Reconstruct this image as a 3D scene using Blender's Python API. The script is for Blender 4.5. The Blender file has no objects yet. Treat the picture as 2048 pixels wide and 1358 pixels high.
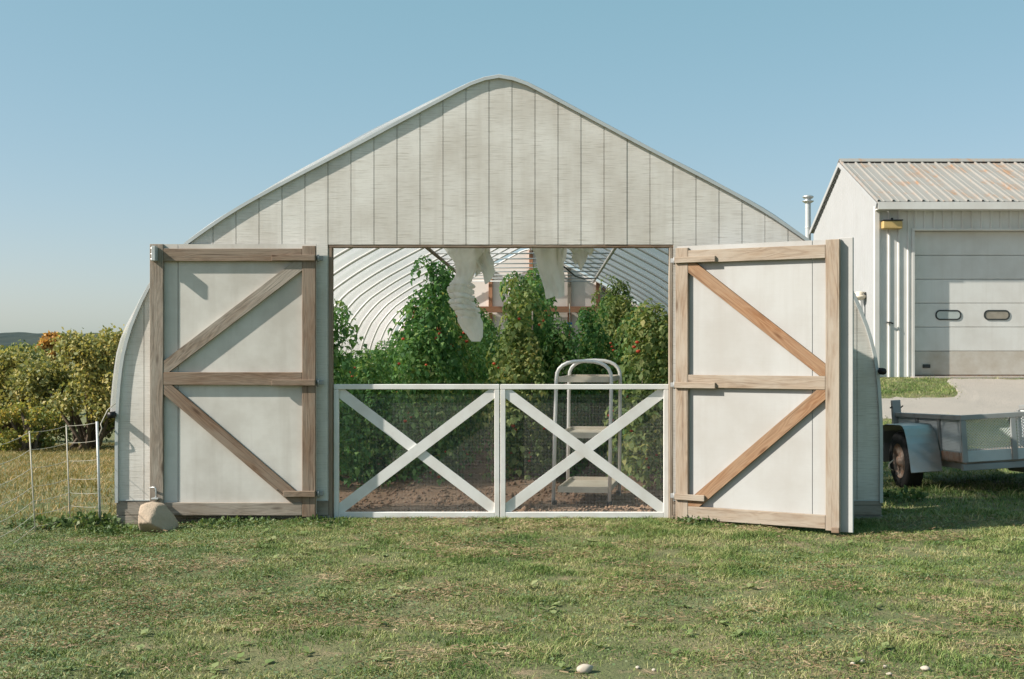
import bpy, bmesh, math, random
import numpy as np
from mathutils import Vector, Matrix, Euler
PI = math.pi
R = math.radians
sc = bpy.context.scene
random.seed(7)
rng = np.random.default_rng(11)

# ------------------------------------------------------------------ camera, sky, sun, exposure
FPX = 2480.0            # focal length in photograph pixels (2048 wide)
CH = 1.5                # camera height
FY = 11.0               # distance of the gable wall
cam = bpy.data.cameras.new('camera'); cam_o = bpy.data.objects.new('camera', cam)
sc.collection.objects.link(cam_o); sc.camera = cam_o
cam_o.location = (0, 0, CH); cam_o.rotation_euler = (R(90), 0, 0)
cam.sensor_width = 36; cam.lens = FPX / 2048 * 36
cam.shift_x = -76 / 2048; cam.shift_y = 21 / 2048
cam.clip_start = 0.1; cam.clip_end = 6000

SUN_D = Vector((1.27, 0.345, -1.0)).normalized()      # travel direction of the sunlight
elev = math.asin(-SUN_D.z); azim = math.atan2(-SUN_D.x, -SUN_D.y)
world = bpy.data.worlds.new('World'); sc.world = world; world.use_nodes = True
wt = world.node_tree; wt.nodes.clear()
sky = wt.nodes.new('ShaderNodeTexSky'); sky.sky_type = 'NISHITA'; sky.sun_disc = False
sky.sun_elevation = elev; sky.sun_rotation = azim
sky.air_density = 0.85; sky.dust_density = 1.0; sky.ozone_density = 3.2; sky.altitude = 0
hs = wt.nodes.new('ShaderNodeMix'); hs.data_type = 'RGBA'; hs.blend_type = 'MULTIPLY'; hs.inputs[0].default_value = 1.0
hs.inputs[7].default_value = (0.78, 0.47, 0.46, 1.0)      # the film's flatter, greener rendering of the blue
ad = wt.nodes.new('ShaderNodeMix'); ad.data_type = 'RGBA'; ad.blend_type = 'ADD'; ad.inputs[0].default_value = 1.0
ad.inputs[7].default_value = (0.48, 1.64, 1.58, 1.0)
bg = wt.nodes.new('ShaderNodeBackground'); bg.inputs['Strength'].default_value = 0.103
wo = wt.nodes.new('ShaderNodeOutputWorld')
wt.links.new(sky.outputs[0], hs.inputs[6]); wt.links.new(hs.outputs[2], ad.inputs[6]); wt.links.new(ad.outputs[2], bg.inputs[0]); wt.links.new(bg.outputs[0], wo.inputs[0])

sun = bpy.data.lights.new('sun', 'SUN'); sun.energy = 5.0; sun.angle = R(0.55); sun.color = (1.0, 0.925, 0.82)
sun_o = bpy.data.objects.new('sun', sun); sc.collection.objects.link(sun_o)
sun_o.rotation_euler = SUN_D.to_track_quat('-Z', 'Y').to_euler(); sun_o.location = (-12, 4, 12)

sc.view_settings.view_transform = 'Standard'; sc.view_settings.look = 'None'
sc.view_settings.exposure = 0.75; sc.view_settings.gamma = 1.0; sc.view_settings.use_curve_mapping = False
sc.render.engine = 'CYCLES'
sc.cycles.max_bounces = 10; sc.cycles.transparent_max_bounces = 24; sc.cycles.transmission_bounces = 8
sc.cycles.diffuse_bounces = 5; sc.cycles.use_denoising = True; sc.cycles.caustics_reflective = False; sc.cycles.caustics_refractive = False
sc.cycles.sample_clamp_indirect = 6

def P(px, py, Y):
    return Vector(((px - 1100) * Y / FPX, Y, CH + (700 - py) * Y / FPX))

# ------------------------------------------------------------------ object helpers
COL = sc.collection
def tag(o, label=None, cat=None, group=None, kind=None):
    if label: o['label'] = label
    if cat: o['category'] = cat
    if group: o['group'] = group
    if kind: o['kind'] = kind
    return o
def empty(name, loc=(0, 0, 0), rz=0, parent=None):
    o = bpy.data.objects.new(name, None); COL.objects.link(o)
    o.location = loc; o.rotation_euler = (0, 0, rz); o.empty_display_size = 0.1
    if parent: o.parent = parent
    return o
def link(name, me, m, parent=None, mw=None):
    o = bpy.data.objects.new(name, me); COL.objects.link(o)
    if m is not None and len(me.materials) == 0: me.materials.append(m)
    if parent: o.parent = parent
    if mw is not None: o.matrix_local = mw
    return o
def mesh_np(name, v, faces_flat, nper, smooth=False):
    """v Nx3 array, faces_flat int array, nper verts per face"""
    me = bpy.data.meshes.new(name)
    v = np.asarray(v, dtype=np.float32); f = np.asarray(faces_flat, dtype=np.int32).ravel()
    nf = len(f) // nper
    me.vertices.add(len(v)); me.vertices.foreach_set('co', v.ravel())
    me.loops.add(len(f)); me.loops.foreach_set('vertex_index', f)
    me.polygons.add(nf); me.polygons.foreach_set('loop_start', np.arange(nf, dtype=np.int32) * nper)
    if smooth: me.polygons.foreach_set('use_smooth', np.ones(nf, dtype=bool))
    me.update(calc_edges=True); me.validate()
    return me
def bm_mesh(name, bm, smooth=False):
    me = bpy.data.meshes.new(name); bm.normal_update(); bm.to_mesh(me); bm.free()
    if smooth:
        me.polygons.foreach_set('use_smooth', np.ones(len(me.polygons), dtype=bool))
    return me
def bbox(bm, c, s, bev=0.0):
    r = bmesh.ops.create_cube(bm, size=1.0, matrix=Matrix.Translation(c) @ Matrix.Diagonal((s[0], s[1], s[2], 1)))
    if bev > 0:
        es = set()
        for vv in r['verts']: es.update(vv.link_edges)
        bmesh.ops.bevel(bm, geom=list(es), offset=bev, segments=1, affect='EDGES')
def box(name, lo, hi, m, parent=None, bev=0.0):
    lo = Vector(lo); hi = Vector(hi); bm = bmesh.new(); c = (lo + hi) / 2
    bbox(bm, (0, 0, 0), hi - lo, bev)
    o = link(name, bm_mesh(name, bm), m, parent); o.location = c
    return o
def board(name, p0, p1, w, t, m, parent=None, up=(0, -1, 0), bev=0.003):
    """a board from p0 to p1 (centre line); w across, t along 'up'; local x is the grain"""
    p0 = Vector(p0); p1 = Vector(p1); ex = (p1 - p0); L = ex.length; ex.normalize()
    ez = Vector(up); ez = (ez - ex * ez.dot(ex)).normalized(); ey = ez.cross(ex)
    bm = bmesh.new(); bbox(bm, (0, 0, 0), (L, w, t), bev)
    mw = Matrix((ex, ey, ez)).transposed().to_4x4(); mw.translation = (p0 + p1) / 2
    return link(name, bm_mesh(name, bm), m, parent, mw)
def prism(bm, pts, d):
    """extrude polygon pts (3d) by vector d"""
    a = [bm.verts.new(p) for p in pts]; b = [bm.verts.new(Vector(p) + Vector(d)) for p in pts]
    n = len(a)
    bm.faces.new(a); bm.faces.new(b[::-1])
    for i in range(n): bm.faces.new((a[i], b[i], b[(i + 1) % n], a[(i + 1) % n]))
    bmesh.ops.recalc_face_normals(bm, faces=bm.faces[:])
def clip_rect(poly, x0, x1, z0, z1):
    def cl(pl, inside, cut):
        out = []
        for i in range(len(pl)):
            a, b = pl[i - 1], pl[i]
            if inside(b):
                if not inside(a): out.append(cut(a, b))
                out.append(b)
            elif inside(a): out.append(cut(a, b))
        return out
    def cx(v): return lambda a, b: (v, a[1] + (b[1] - a[1]) * (v - a[0]) / (b[0] - a[0]))
    def cz(v): return lambda a, b: (a[0] + (b[0] - a[0]) * (v - a[1]) / (b[1] - a[1]), v)
    for ins, c in ((lambda p: p[0] >= x0, cx(x0)), (lambda p: p[0] <= x1, cx(x1)), (lambda p: p[1] >= z0, cz(z0)), (lambda p: p[1] <= z1, cz(z1))):
        poly = cl(poly, ins, c)
    return poly
def tube(bm, pts, r, seg=8, closed=False, cap=True):
    pts = [Vector(p) for p in pts]; n = len(pts); rings = []
    rr = r if hasattr(r, '__len__') else [r] * n
    prev = None
    for i, p in enumerate(pts):
        t = (pts[min(i + 1, n - 1)] - pts[max(i - 1, 0)]).normalized()
        if prev is None:
            a = Vector((0, 0, 1)) if abs(t.z) < 0.9 else Vector((1, 0, 0))
            u = t.cross(a).normalized()
        else: u = (prev - t * prev.dot(t)).normalized()
        prev = u; w = t.cross(u)
        rings.append([bm.verts.new(p + (u * math.cos(2 * PI * k / seg) + w * math.sin(2 * PI * k / seg)) * rr[i]) for k in range(seg)])
    for i in range(n - 1):
        for k in range(seg):
            bm.faces.new((rings[i][k], rings[i][(k + 1) % seg], rings[i + 1][(k + 1) % seg], rings[i + 1][k]))
    if cap: bm.faces.new(rings[0][::-1]); bm.faces.new(rings[-1])
def tube_obj(name, pts, r, m, parent=None, seg=8):
    bm = bmesh.new(); tube(bm, pts, r, seg)
    return link(name, bm_mesh(name, bm, True), m, parent)

# smooth value noise (numpy)
_tab = np.random.default_rng(3).random((256, 256))
def vn(x, y):
    x = np.asarray(x, float); y = np.asarray(y, float)
    xi = np.floor(x).astype(int); yi = np.floor(y).astype(int); fx = x - xi; fy = y - yi
    fx = fx * fx * (3 - 2 * fx); fy = fy * fy * (3 - 2 * fy)
    g = lambda a, b: _tab[a & 255, b & 255]
    return (g(xi, yi) * (1 - fx) + g(xi + 1, yi) * fx) * (1 - fy) + (g(xi, yi + 1) * (1 - fx) + g(xi + 1, yi + 1) * fx) * fy
def fbm(x, y, o=4):
    s = 0; a = .5
    for i in range(o): s = s + a * vn(x * 2 ** i + 17.3 * i, y * 2 ** i + 5.1 * i); a *= .5
    return s
def sst(t): t = np.clip(t, 0, 1); return t * t * (3 - 2 * t)

# ------------------------------------------------------------------ materials
def new_mat(name):
    m = bpy.data.materials.new(name); m.use_nodes = True; nt = m.node_tree; nt.nodes.clear()
    return m, nt
def nd(nt, typ, ins=None, **props):
    n = nt.nodes.new(typ)
    for k, v in props.items(): setattr(n, k, v)
    for k, v in (ins or {}).items():
        if isinstance(v, bpy.types.NodeSocket): nt.links.new(v, n.inputs[k])
        else: n.inputs[k].default_value = v
    return n
def c4(c): return (c[0], c[1], c[2], 1.0)
def mixc(nt, f, a, b, blend='MIX'):
    n = nt.nodes.new('ShaderNodeMix'); n.data_type = 'RGBA'; n.blend_type = blend
    for i, v in ((0, f), (6, a), (7, b)):
        if isinstance(v, bpy.types.NodeSocket): nt.links.new(v, n.inputs[i])
        else: n.inputs[i].default_value = c4(v) if i else v
    return n.outputs[2]
def ramp(nt, f, stops):
    n = nt.nodes.new('ShaderNodeValToRGB'); nt.links.new(f, n.inputs[0]); e = n.color_ramp.elements
    while len(e) < len(stops): e.new(0.5)
    for i, (p, c) in enumerate(stops):
        e[i].position = p; e[i].color = c4(c) if hasattr(c, '__len__') else (c, c, c, 1)
    return n.outputs[0]
def math_(nt, op, a, b=0.0, c=None):
    n = nt.nodes.new('ShaderNodeMath'); n.operation = op
    for i, v in enumerate((a, b) if c is None else (a, b, c)):
        if isinstance(v, bpy.types.NodeSocket): nt.links.new(v, n.inputs[i])
        else: n.inputs[i].default_value = v
    return n.outputs[0]
def coords(nt, scale=(1, 1, 1), kind='Object', rnd=False):
    tc = nt.nodes.new('ShaderNodeTexCoord'); v = tc.outputs[kind]
    if kind == 'World':
        pass
    if rnd:
        oi = nt.nodes.new('ShaderNodeObjectInfo'); s = math_(nt, 'MULTIPLY', oi.outputs['Random'], 37.0)
        v = nd(nt, 'ShaderNodeVectorMath', {0: v, 1: s}, operation='ADD').outputs[0]
    return nd(nt, 'ShaderNodeMapping', {'Vector': v, 'Scale': scale}).outputs[0]
def wcoords(nt, scale=(1, 1, 1)):
    g = nt.nodes.new('ShaderNodeNewGeometry')
    return nd(nt, 'ShaderNodeMapping', {'Vector': g.outputs['Position'], 'Scale': scale}).outputs[0]
def noise(nt, v, scale, detail=4, rough=.55, dist=0.0):
    return nd(nt, 'ShaderNodeTexNoise', {'Vector': v, 'Scale': scale, 'Detail': detail, 'Roughness': rough, 'Distortion': dist}).outputs['Fac']
def finish(nt, col, rough=.8, bump=None, bstr=.3, bdist=.01, metal=0.0, spec=.3):
    b = nd(nt, 'ShaderNodeBsdfPrincipled', {'Base Color': col if isinstance(col, bpy.types.NodeSocket) else c4(col), 'Roughness': rough, 'Metallic': metal, 'Specular IOR Level': spec})
    if bump is not None:
        bp = nd(nt, 'ShaderNodeBump', {'Height': bump, 'Strength': bstr, 'Distance': bdist}); nt.links.new(bp.outputs[0], b.inputs['Normal'])
    o = nt.nodes.new('ShaderNodeOutputMaterial'); nt.links.new(b.outputs[0], o.inputs[0]); return b

def m_siding(name, base, stain, lines=1.0):
    m, nt = new_mat(name)
    v = wcoords(nt, (1, 1, 1))
    ln = noise(nt, wcoords(nt, (5, 5, 190)), 1.0, 3, .6)           # rough sawn cross grain
    ln2 = noise(nt, wcoords(nt, (14, 14, 420)), 1.0, 2, .6)
    streak = noise(nt, wcoords(nt, (9, 9, .55)), 1.0, 4, .6)
    blot = noise(nt, v, 1.6, 5, .6)
    per = nd(nt, 'ShaderNodeObjectInfo').outputs['Random']
    c = mixc(nt, math_(nt, 'MULTIPLY', ramp(nt, blot, [(.40, 0.0), (.66, 1.0)]), .7), base, stain)
    c = mixc(nt, math_(nt, 'MULTIPLY', ramp(nt, streak, [(.5, 0.0), (.75, 1.0)]), .45), c, stain)
    c = mixc(nt, math_(nt, 'MULTIPLY', per, .16), c, stain)
    c = mixc(nt, math_(nt, 'MULTIPLY', ramp(nt, ln, [(.52, 0.0), (.66, 1.0)]), .38 * lines), c, (stain[0] * .62, stain[1] * .6, stain[2] * .56))
    h = math_(nt, 'ADD', ln, math_(nt, 'MULTIPLY', ln2, .5))
    finish(nt, c, .85, h, .35 * lines, .004)
    return m
M = {}
M['siding'] = m_siding('painted_siding', (.735, .715, .675), (.51, .47, .415), 1.35)
M['door_paint'] = m_siding('painted_plywood', (.65, .635, .595), (.44, .41, .365), .12)
M['door_paint_r'] = m_siding('painted_plywood_sun_dimmed', (.44, .45, .445), (.36, .35, .33), .12)  # door paint with its colour dimmed to offset the stronger sun on this leaf
M['gable_paint'] = m_siding('white_sheet_metal_sun_dimmed', (.345, .36, .365), (.315, .325, .325), .03)  # garage white darkened in the colour so the fully sunlit gable does not clip
M['garage_paint'] = m_siding('white_sheet_metal', (.64, .64, .615), (.54, .525, .49), .03)

def m_wood(name, dark, light, grey, greyamt):
    m, nt = new_mat(name)
    v = coords(nt, (1.1, 9, 9), 'Object', True)
    n1 = noise(nt, v, 1.0, 3, .5, .8)
    rings = math_(nt, 'ADD', math_(nt, 'MULTIPLY', math_(nt, 'SINE', math_(nt, 'MULTIPLY', n1, 62.0)), .5), .5)
    fib = noise(nt, coords(nt, (5, 150, 150), 'Object', True), 1.0, 3, .6)
    c = mixc(nt, rings, dark, light)
    c = mixc(nt, .45, c, mixc(nt, fib, dark, light))
    w = noise(nt, coords(nt, (1.7, 6, 6), 'Object', True), 1.0, 5, .65)
    g = math_(nt, 'MULTIPLY', ramp(nt, w, [(.34, 0.0), (.60, 1.0)]), greyamt)
    c = mixc(nt, g, c, grey)
    crack = noise(nt, coords(nt, (1.2, 70, 70), 'Object', True), 1.0, 2, .5)
    c = mixc(nt, math_(nt, 'MULTIPLY', ramp(nt, crack, [(.30, 1.0), (.38, 0.0)]), .55), c, (dark[0] * .4, dark[1] * .38, dark[2] * .36))
    kn = nd(nt, 'ShaderNodeTexVoronoi', {'Vector': coords(nt, (2.2, 9, 9), 'Object', True), 'Scale': 1.0, 'Randomness': 1.0}).outputs['Distance']
    c = mixc(nt, math_(nt, 'MULTIPLY', ramp(nt, kn, [(.05, 1.0), (.16, 0.0)]), .7), c, (dark[0] * .5, dark[1] * .45, dark[2] * .4))
    h = math_(nt, 'ADD', math_(nt, 'MULTIPLY', rings, .4), fib)
    finish(nt, c, .85, h, .35, .004)
    return m
M['wood_brown'] = m_wood('weathered_brown_wood', (.115, .066, .041), (.25, .165, .108), (.27, .22, .172), .8)
M['wood_grey'] = m_wood('weathered_grey_wood', (.12, .088, .064), (.30, .238, .182), (.345, .305, .258), .95)
M['wood_tan'] = m_wood('sun_bleached_tan_wood', (.20, .138, .092), (.345, .275, .205), (.36, .315, .26), .95)
M['wood_honey'] = m_wood('honey_coloured_wood', (.19, .085, .036), (.33, .20, .112), (.30, .225, .155), .45)
M['wood_red'] = m_wood('reddish_framing_wood', (.30, .12, .06), (.44, .22, .12), (.4, .25, .17), .5)

def m_plain(name, c, rough=.6, metal=0.0, var=.12, scale=6.0, bump=0.0, spec=.3, dirt=None, dirtamt=.5):
    m, nt = new_mat(name)
    n = noise(nt, wcoords(nt), scale, 5, .6)
    d = dirt or tuple(x * .6 for x in c)
    col = mixc(nt, math_(nt, 'MULTIPLY', ramp(nt, n, [(.4, 0.0), (.75, 1.0)]), dirtamt if dirt else var * 3), c, d)
    finish(nt, col, rough, noise(nt, wcoords(nt), scale * 8, 3) if bump else None, bump, .005, metal, spec)
    return m
M['white'] = m_plain('white_paint', (.72, .72, .70), .55, 0, .1, 5.0, dirt=(.50, .46, .41), dirtamt=.5)
M['galv'] = m_plain('galvanised_steel', (.58, .60, .60), .42, .75, .1, 9.0)
M['galv_dull'] = m_plain('dull_galvanised_steel', (.50, .53, .53), .5, .3, .12, 5.0)
M['hinge_metal'] = m_plain('grey_hinge_metal', (.30, .31, .31), .6, .2, .1, 20)
M['tube_white'] = m_plain('pale_pipe', (.78, .77, .74), .4, .15, .1, 4.0)
M['black'] = m_plain('black_plastic', (.015, .015, .016), .45)
M['rubber'] = m_plain('tyre_rubber', (.022, .022, .022), .8, 0, .2, 20, .3)
M['dark_steel'] = m_plain('dark_steel', (.05, .055, .055), .6, .4)
M['beige_shelf'] = m_plain('beige_enamel', (.62, .57, .47), .5, 0, .12, 4, dirt=(.42, .34, .25), dirtamt=.5)
M['inner_wall'] = m_plain('inner_white_board', (.88, .82, .77), .8, 0, .08, 3)
M['lamp_amber'] = m_plain('amber_lamp_body', (.50, .36, .15), .5, 0, .15, 8)
M['pane'] = m_plain('dusty_pane', (.42, .46, .44), .18, 0, .12, 4, spec=.6)
M['pane_dusty'] = m_plain('brown_dusty_pane', (.30, .27, .22), .5, 0, .2, 8)
M['net'] = m_plain('fence_twine', (.52, .49, .41), .7)
M['mesh_wire'] = m_plain('bright_mesh_wire', (.80, .81, .78), .7)
M['wire'] = m_plain('wire', (.30, .31, .30), .5, .5)
M['tomato'] = m_plain('ripe_tomato', (.50, .06, .03), .3, 0, .1, 20, dirt=(.60, .16, .03), dirtamt=.6)
M['stem'] = m_plain('green_stem', (.10, .15, .05), .7)
M['twine_blue'] = m_plain('blue_plastic_clip', (.02, .15, .50), .4)
M['grey_paint'] = m_plain('grey_painted_steel', (.27, .29, .29), .5, .1, .12, 5, dirt=(.20, .15, .11), dirtamt=.35)
M['rusty'] = m_plain('rusty_steel', (.30, .24, .20), .7, .2, .1, 14, dirt=(.24, .10, .045), dirtamt=.9)
M['fender'] = m_plain('worn_zinc_fender', (.40, .41, .41), .38, .8, .1, 4, dirt=(.38, .28, .20), dirtamt=.55)
M['bark'] = m_plain('bark', (.13, .10, .075), .9, 0, .2, 10, .5)
M['dirty_door'] = m_plain('mud_splashed_door', (.50, .47, .42), .55, 0, .1, 2.5, dirt=(.36, .30, .23), dirtamt=.8)

def m_film():
    m, nt = new_mat('greenhouse_film')
    n = noise(nt, wcoords(nt, (1, .4, 1)), 2.2, 4)
    col = mixc(nt, n, (.61, .625, .64), (.70, .71, .72))
    tl = nd(nt, 'ShaderNodeBsdfTranslucent', {'Color': col}); df = nd(nt, 'ShaderNodeBsdfDiffuse', {'Color': col})
    tr = nd(nt, 'ShaderNodeBsdfTransparent', {'Color': (.97, .98, .98, 1)}); gl = nd(nt, 'ShaderNodeBsdfGlossy', {'Roughness': .25, 'Color': (.9, .9, .9, 1)})
    a = nd(nt, 'ShaderNodeMixShader', {0: .24, 1: tl.outputs[0], 2: df.outputs[0]})
    b = nd(nt, 'ShaderNodeMixShader', {0: .36, 1: a.outputs[0], 2: tr.outputs[0]})
    fr = nd(nt, 'ShaderNodeFresnel', {'IOR': 1.35})
    c = nd(nt, 'ShaderNodeMixShader', {0: math_(nt, 'MULTIPLY', fr.outputs[0], .5), 1: b.outputs[0], 2: gl.outputs[0]})
    o = nt.nodes.new('ShaderNodeOutputMaterial'); nt.links.new(c.outputs[0], o.inputs[0]); return m
M['film'] = m_film()
def m_cloth(name, c):
    m, nt = new_mat(name)
    n = noise(nt, wcoords(nt, (1, 1, .5)), 9, 4)
    col = mixc(nt, math_(nt, 'MULTIPLY', ramp(nt, n, [(.45, 0.0), (.75, 1.0)]), .5), c, tuple(x * y for x, y in zip(c, (.72, .68, .6))))
    tl = nd(nt, 'ShaderNodeBsdfTranslucent', {'Color': col}); df = nd(nt, 'ShaderNodeBsdfDiffuse', {'Color': col})
    bp = nd(nt, 'ShaderNodeBump', {'Height': noise(nt, wcoords(nt, (26, 26, 8)), 1, 3), 'Strength': .5, 'Distance': .02})
    nt.links.new(bp.outputs[0], df.inputs['Normal'])
    a0 = nd(nt, 'ShaderNodeMixShader', {0: .48, 1: df.outputs[0], 2: tl.outputs[0]})
    tp = nd(nt, 'ShaderNodeBsdfTransparent', {'Color': (1, 1, 1, 1)})
    a = nd(nt, 'ShaderNodeMixShader', {0: math_(nt, 'MULTIPLY', n, .22), 1: a0.outputs[0], 2: tp.outputs[0]})
    o = nt.nodes.new('ShaderNodeOutputMaterial'); nt.links.new(a.outputs[0], o.inputs[0]); return m
M['cloth'] = m_cloth('row_cover_fabric', (.90, .885, .83))
def m_leaf(name, stops, trans=.35, nscale=.8, rough=.55, namp=1.15):
    m, nt = new_mat(name)
    g = nt.nodes.new('ShaderNodeNewGeometry')
    oi = nt.nodes.new('ShaderNodeObjectInfo')
    n = noise(nt, wcoords(nt), nscale, 3)
    f = math_(nt, 'ADD', math_(nt, 'MULTIPLY', g.outputs['Random Per Island'], .62), math_(nt, 'MULTIPLY', math_(nt, 'SUBTRACT', n, .5), namp))
    f = math_(nt, 'ADD', f, math_(nt, 'MULTIPLY', math_(nt, 'SUBTRACT', oi.outputs['Random'], .5), .16))
    f = math_(nt, 'ADD', f, .19)
    col = ramp(nt, f, stops)
    b = nd(nt, 'ShaderNodeBsdfPrincipled', {'Base Color': col, 'Roughness': rough, 'Specular IOR Level': .25})
    tl = nd(nt, 'ShaderNodeBsdfTranslucent', {'Color': mixc(nt, 1.0, col, (1.25, 1.2, .7), 'MULTIPLY')})
    a = nd(nt, 'ShaderNodeMixShader', {0: trans, 1: b.outputs[0], 2: tl.outputs[0]})
    o = nt.nodes.new('ShaderNodeOutputMaterial'); nt.links.new(a.outputs[0], o.inputs[0]); return m
M['tomato_leaf'] = m_leaf('tomato_leaf', [(0, (0.050, 0.139, 0.049)), (.4, (0.116, 0.269, 0.091)), (.75, (0.244, 0.407, 0.136)), (1, (0.524, 0.552, 0.227))], .35, 1.6)
M['tomato_leaf_dry'] = m_leaf('yellowing_tomato_leaf', [(0, (0.082, 0.142, 0.051)), (.4, (0.193, 0.285, 0.100)), (.72, (0.365, 0.425, 0.165)), (1, (0.600, 0.548, 0.219))], .35, 1.6)
M['leaf_yellow'] = m_leaf('yellow_green_leaf', [(0, (0.074, 0.103, 0.048)), (.35, (0.192, 0.221, 0.088)), (.7, (0.370, 0.341, 0.126)), (1, (0.467, 0.374, 0.142))], .35, .45)
M['leaf_green'] = m_leaf('autumn_green_leaf', [(0, (0.063, 0.106, 0.045)), (.4, (0.136, 0.185, 0.063)), (.75, (0.272, 0.283, 0.079)), (1, (0.459, 0.349, 0.102))], .35, .5)
M['leaf_orange'] = m_leaf('orange_leaf', [(0, (0.240, 0.144, 0.054)), (.4, (0.547, 0.311, 0.108)), (.75, (0.689, 0.455, 0.142)), (1, (0.643, 0.574, 0.178))], .35, .6)
M['weed'] = m_leaf('broad_weed_leaf', [(0, (0.048, 0.088, 0.028)), (.4, (0.089, 0.144, 0.049)), (.75, (0.155, 0.206, 0.084)), (1, (0.286, 0.278, 0.141))], .3, 2.0)
GR = [(0, (0.043, 0.096, 0.021)), (.28, (0.099, 0.170, 0.041)), (.52, (0.169, 0.233, 0.064)), (.74, (0.283, 0.295, 0.117)), (1, (0.424, 0.382, 0.203))]
M['grass'] = m_leaf('mown_grass', GR, .12, 2.0, .55, 1.9)
M['clover'] = m_leaf('clover_leaf', [(0, (0.069, 0.116, 0.049)), (.4, (0.122, 0.184, 0.082)), (.75, (0.191, 0.246, 0.122)), (1, (0.341, 0.341, 0.213))], .2, 1.3)
M['dry_grass'] = m_leaf('dry_field_grass', [(0, (0.095, 0.113, 0.036)), (.3, (0.178, 0.179, 0.059)), (.6, (0.306, 0.238, 0.102)), (1, (0.458, 0.309, 0.154))], .25, .7)

def m_ground():
    m, nt = new_mat('lawn_soil_and_thatch')
    v = wcoords(nt)
    a = noise(nt, v, .9, 6, .62); b = noise(nt, v, 5.5, 5, .6); f = noise(nt, v, 60, 4, .7)
    c = mixc(nt, ramp(nt, a, [(.35, 0.0), (.68, 1.0)]), (.105, .135, .05), (.19, .18, .09))
    c = mixc(nt, math_(nt, 'MULTIPLY', ramp(nt, b, [(.52, 0.0), (.72, 1.0)]), .75), c, (.33, .24, .155))
    c = mixc(nt, math_(nt, 'MULTIPLY', ramp(nt, f, [(.45, 0.0), (.7, 1.0)]), .5), c, (.05, .045, .022))
    finish(nt, c, .95, math_(nt, 'ADD', f, b), .7, .03)
    return m
M['ground'] = m_ground()
def m_soil():
    m, nt = new_mat('bare_brown_soil')
    v = wcoords(nt); a = noise(nt, v, 1.6, 5, .6); f = noise(nt, v, 34, 5, .7)
    c = mixc(nt, a, (.25, .16, .105), (.37, .255, .175)); c = mixc(nt, math_(nt, 'MULTIPLY', f, .55), c, (.11, .065, .04))
    finish(nt, c, .95, f, .8, .03); return m
M['soil'] = m_soil()
def m_gravel():
    m, nt = new_mat('pale_gravel')
    v = wcoords(nt); a = noise(nt, v, .8, 5, .6); f = noise(nt, v, 45, 4, .8)
    c = mixc(nt, a, (.30, .275, .245), (.38, .35, .31)); c = mixc(nt, math_(nt, 'MULTIPLY', f, .55), c, (.26, .23, .20))
    finish(nt, c, .95, f, .7, .02); return m
M['gravel'] = m_gravel()
def m_rock():
    m, nt = new_mat('tan_fieldstone')
    v = wcoords(nt); a = noise(nt, v, 7, 6, .65); f = noise(nt, v, 60, 4, .7)
    c = mixc(nt, a, (.34, .26, .19), (.52, .43, .33)); c = mixc(nt, math_(nt, 'MULTIPLY', f, .4), c, (.26, .20, .15))
    finish(nt, c, .9, math_(nt, 'ADD', a, math_(nt, 'MULTIPLY', f, .4)), .5, .03); return m
M['rock'] = m_rock()
def m_roof():
    m, nt = new_mat('rust_streaked_roof_metal')
    v = wcoords(nt); b = noise(nt, v, 1.5, 5, .7); s = noise(nt, wcoords(nt, (9, .8, .8)), 1.0, 4, .65)
    c = mixc(nt, noise(nt, v, .6, 3), (.25, .242, .22), (.315, .305, .285))
    f = math_(nt, 'MULTIPLY', ramp(nt, b, [(.50, 0.0), (.62, 1.0)]), ramp(nt, s, [(.42, 0.0), (.62, 1.0)]))
    c = mixc(nt, math_(nt, 'MULTIPLY', f, .8), c, (.33, .18, .09))
    finish(nt, c, .55, None, metal=.1); return m
M['roof'] = m_roof()
def m_hill():
    m, nt = new_mat('wooded_hill')
    v = wcoords(nt); a = noise(nt, v, .05, 5, .7)
    c = mixc(nt, ramp(nt, a, [(.35, 0.0), (.7, 1.0)]), (.018, .034, .034), (.038, .05, .038)); finish(nt, c, .95); return m  # slight blue of distance haze is mixed into the greens
M['hill'] = m_hill()

# ------------------------------------------------------------------ terrain
def hgt(x, y):
    x = np.asarray(x, float); y = np.asarray(y, float)
    yr = np.clip(y - 13.5, 0, 13.2); yr = yr * yr / (yr + 1.2)
    z = sst((x - 3.3) / 2.2) * yr * (.974 / (13.2 * 13.2 / 14.4)) * np.where(y < 60, 1, 1)
    z = z - sst((-3.5 - x) / 4.0) * .046 * np.clip(y - 12, 0, 60)
    z = z - .05 * np.exp(-((x + 3.8) ** 2) / .8 - ((y - 10.8) ** 2) / 2.0)
    z = z - .015 * sst((x - 1.2) / 1.2) * sst((11.0 - y) / .6)
    ins = sst((x + 4.0) / .25) * sst((3.1 - x) / .25) * sst((y - 10.75) / .3) * sst((29.6 - y) / .3)
    lump = .05 * (vn(x * .55, y * .55) - .5) + .028 * (vn(x * 1.7 + 9, y * 1.7) - .5) + .02 * (vn(x * 5 + 3, y * 5) - .5)
    gar = sst((x - 6.2) / .4) * sst((y - 25.4) / .5)
    near = sst((11.3 - y) / .4) * .4
    z = z + lump * (1 - ins) * (1 - gar) * (1 - .6 * np.exp(-((y - 11) ** 2) / .3))
    return z
def hz(x, y): return float(hgt(np.array([x]), np.array([y]))[0])
gx = np.unique(np.concatenate([np.array([-2500, -1500, -900, -500, -300, -180, -110, -70, -48, -34, -26, -20.]), np.arange(-17, 17.01, .2), np.array([20, 26, 34, 48, 70, 110, 180, 300, 500, 900, 1500, 2500.])]))
gy = np.unique(np.concatenate([np.array([-300, -120, -50, -20, -8, -3, 0, 1.5]), np.arange(2.6, 34, .2), np.array([36, 40, 46, 54, 64, 80, 110, 160, 240, 400, 700, 1200, 2000, 3500.])]))
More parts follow.
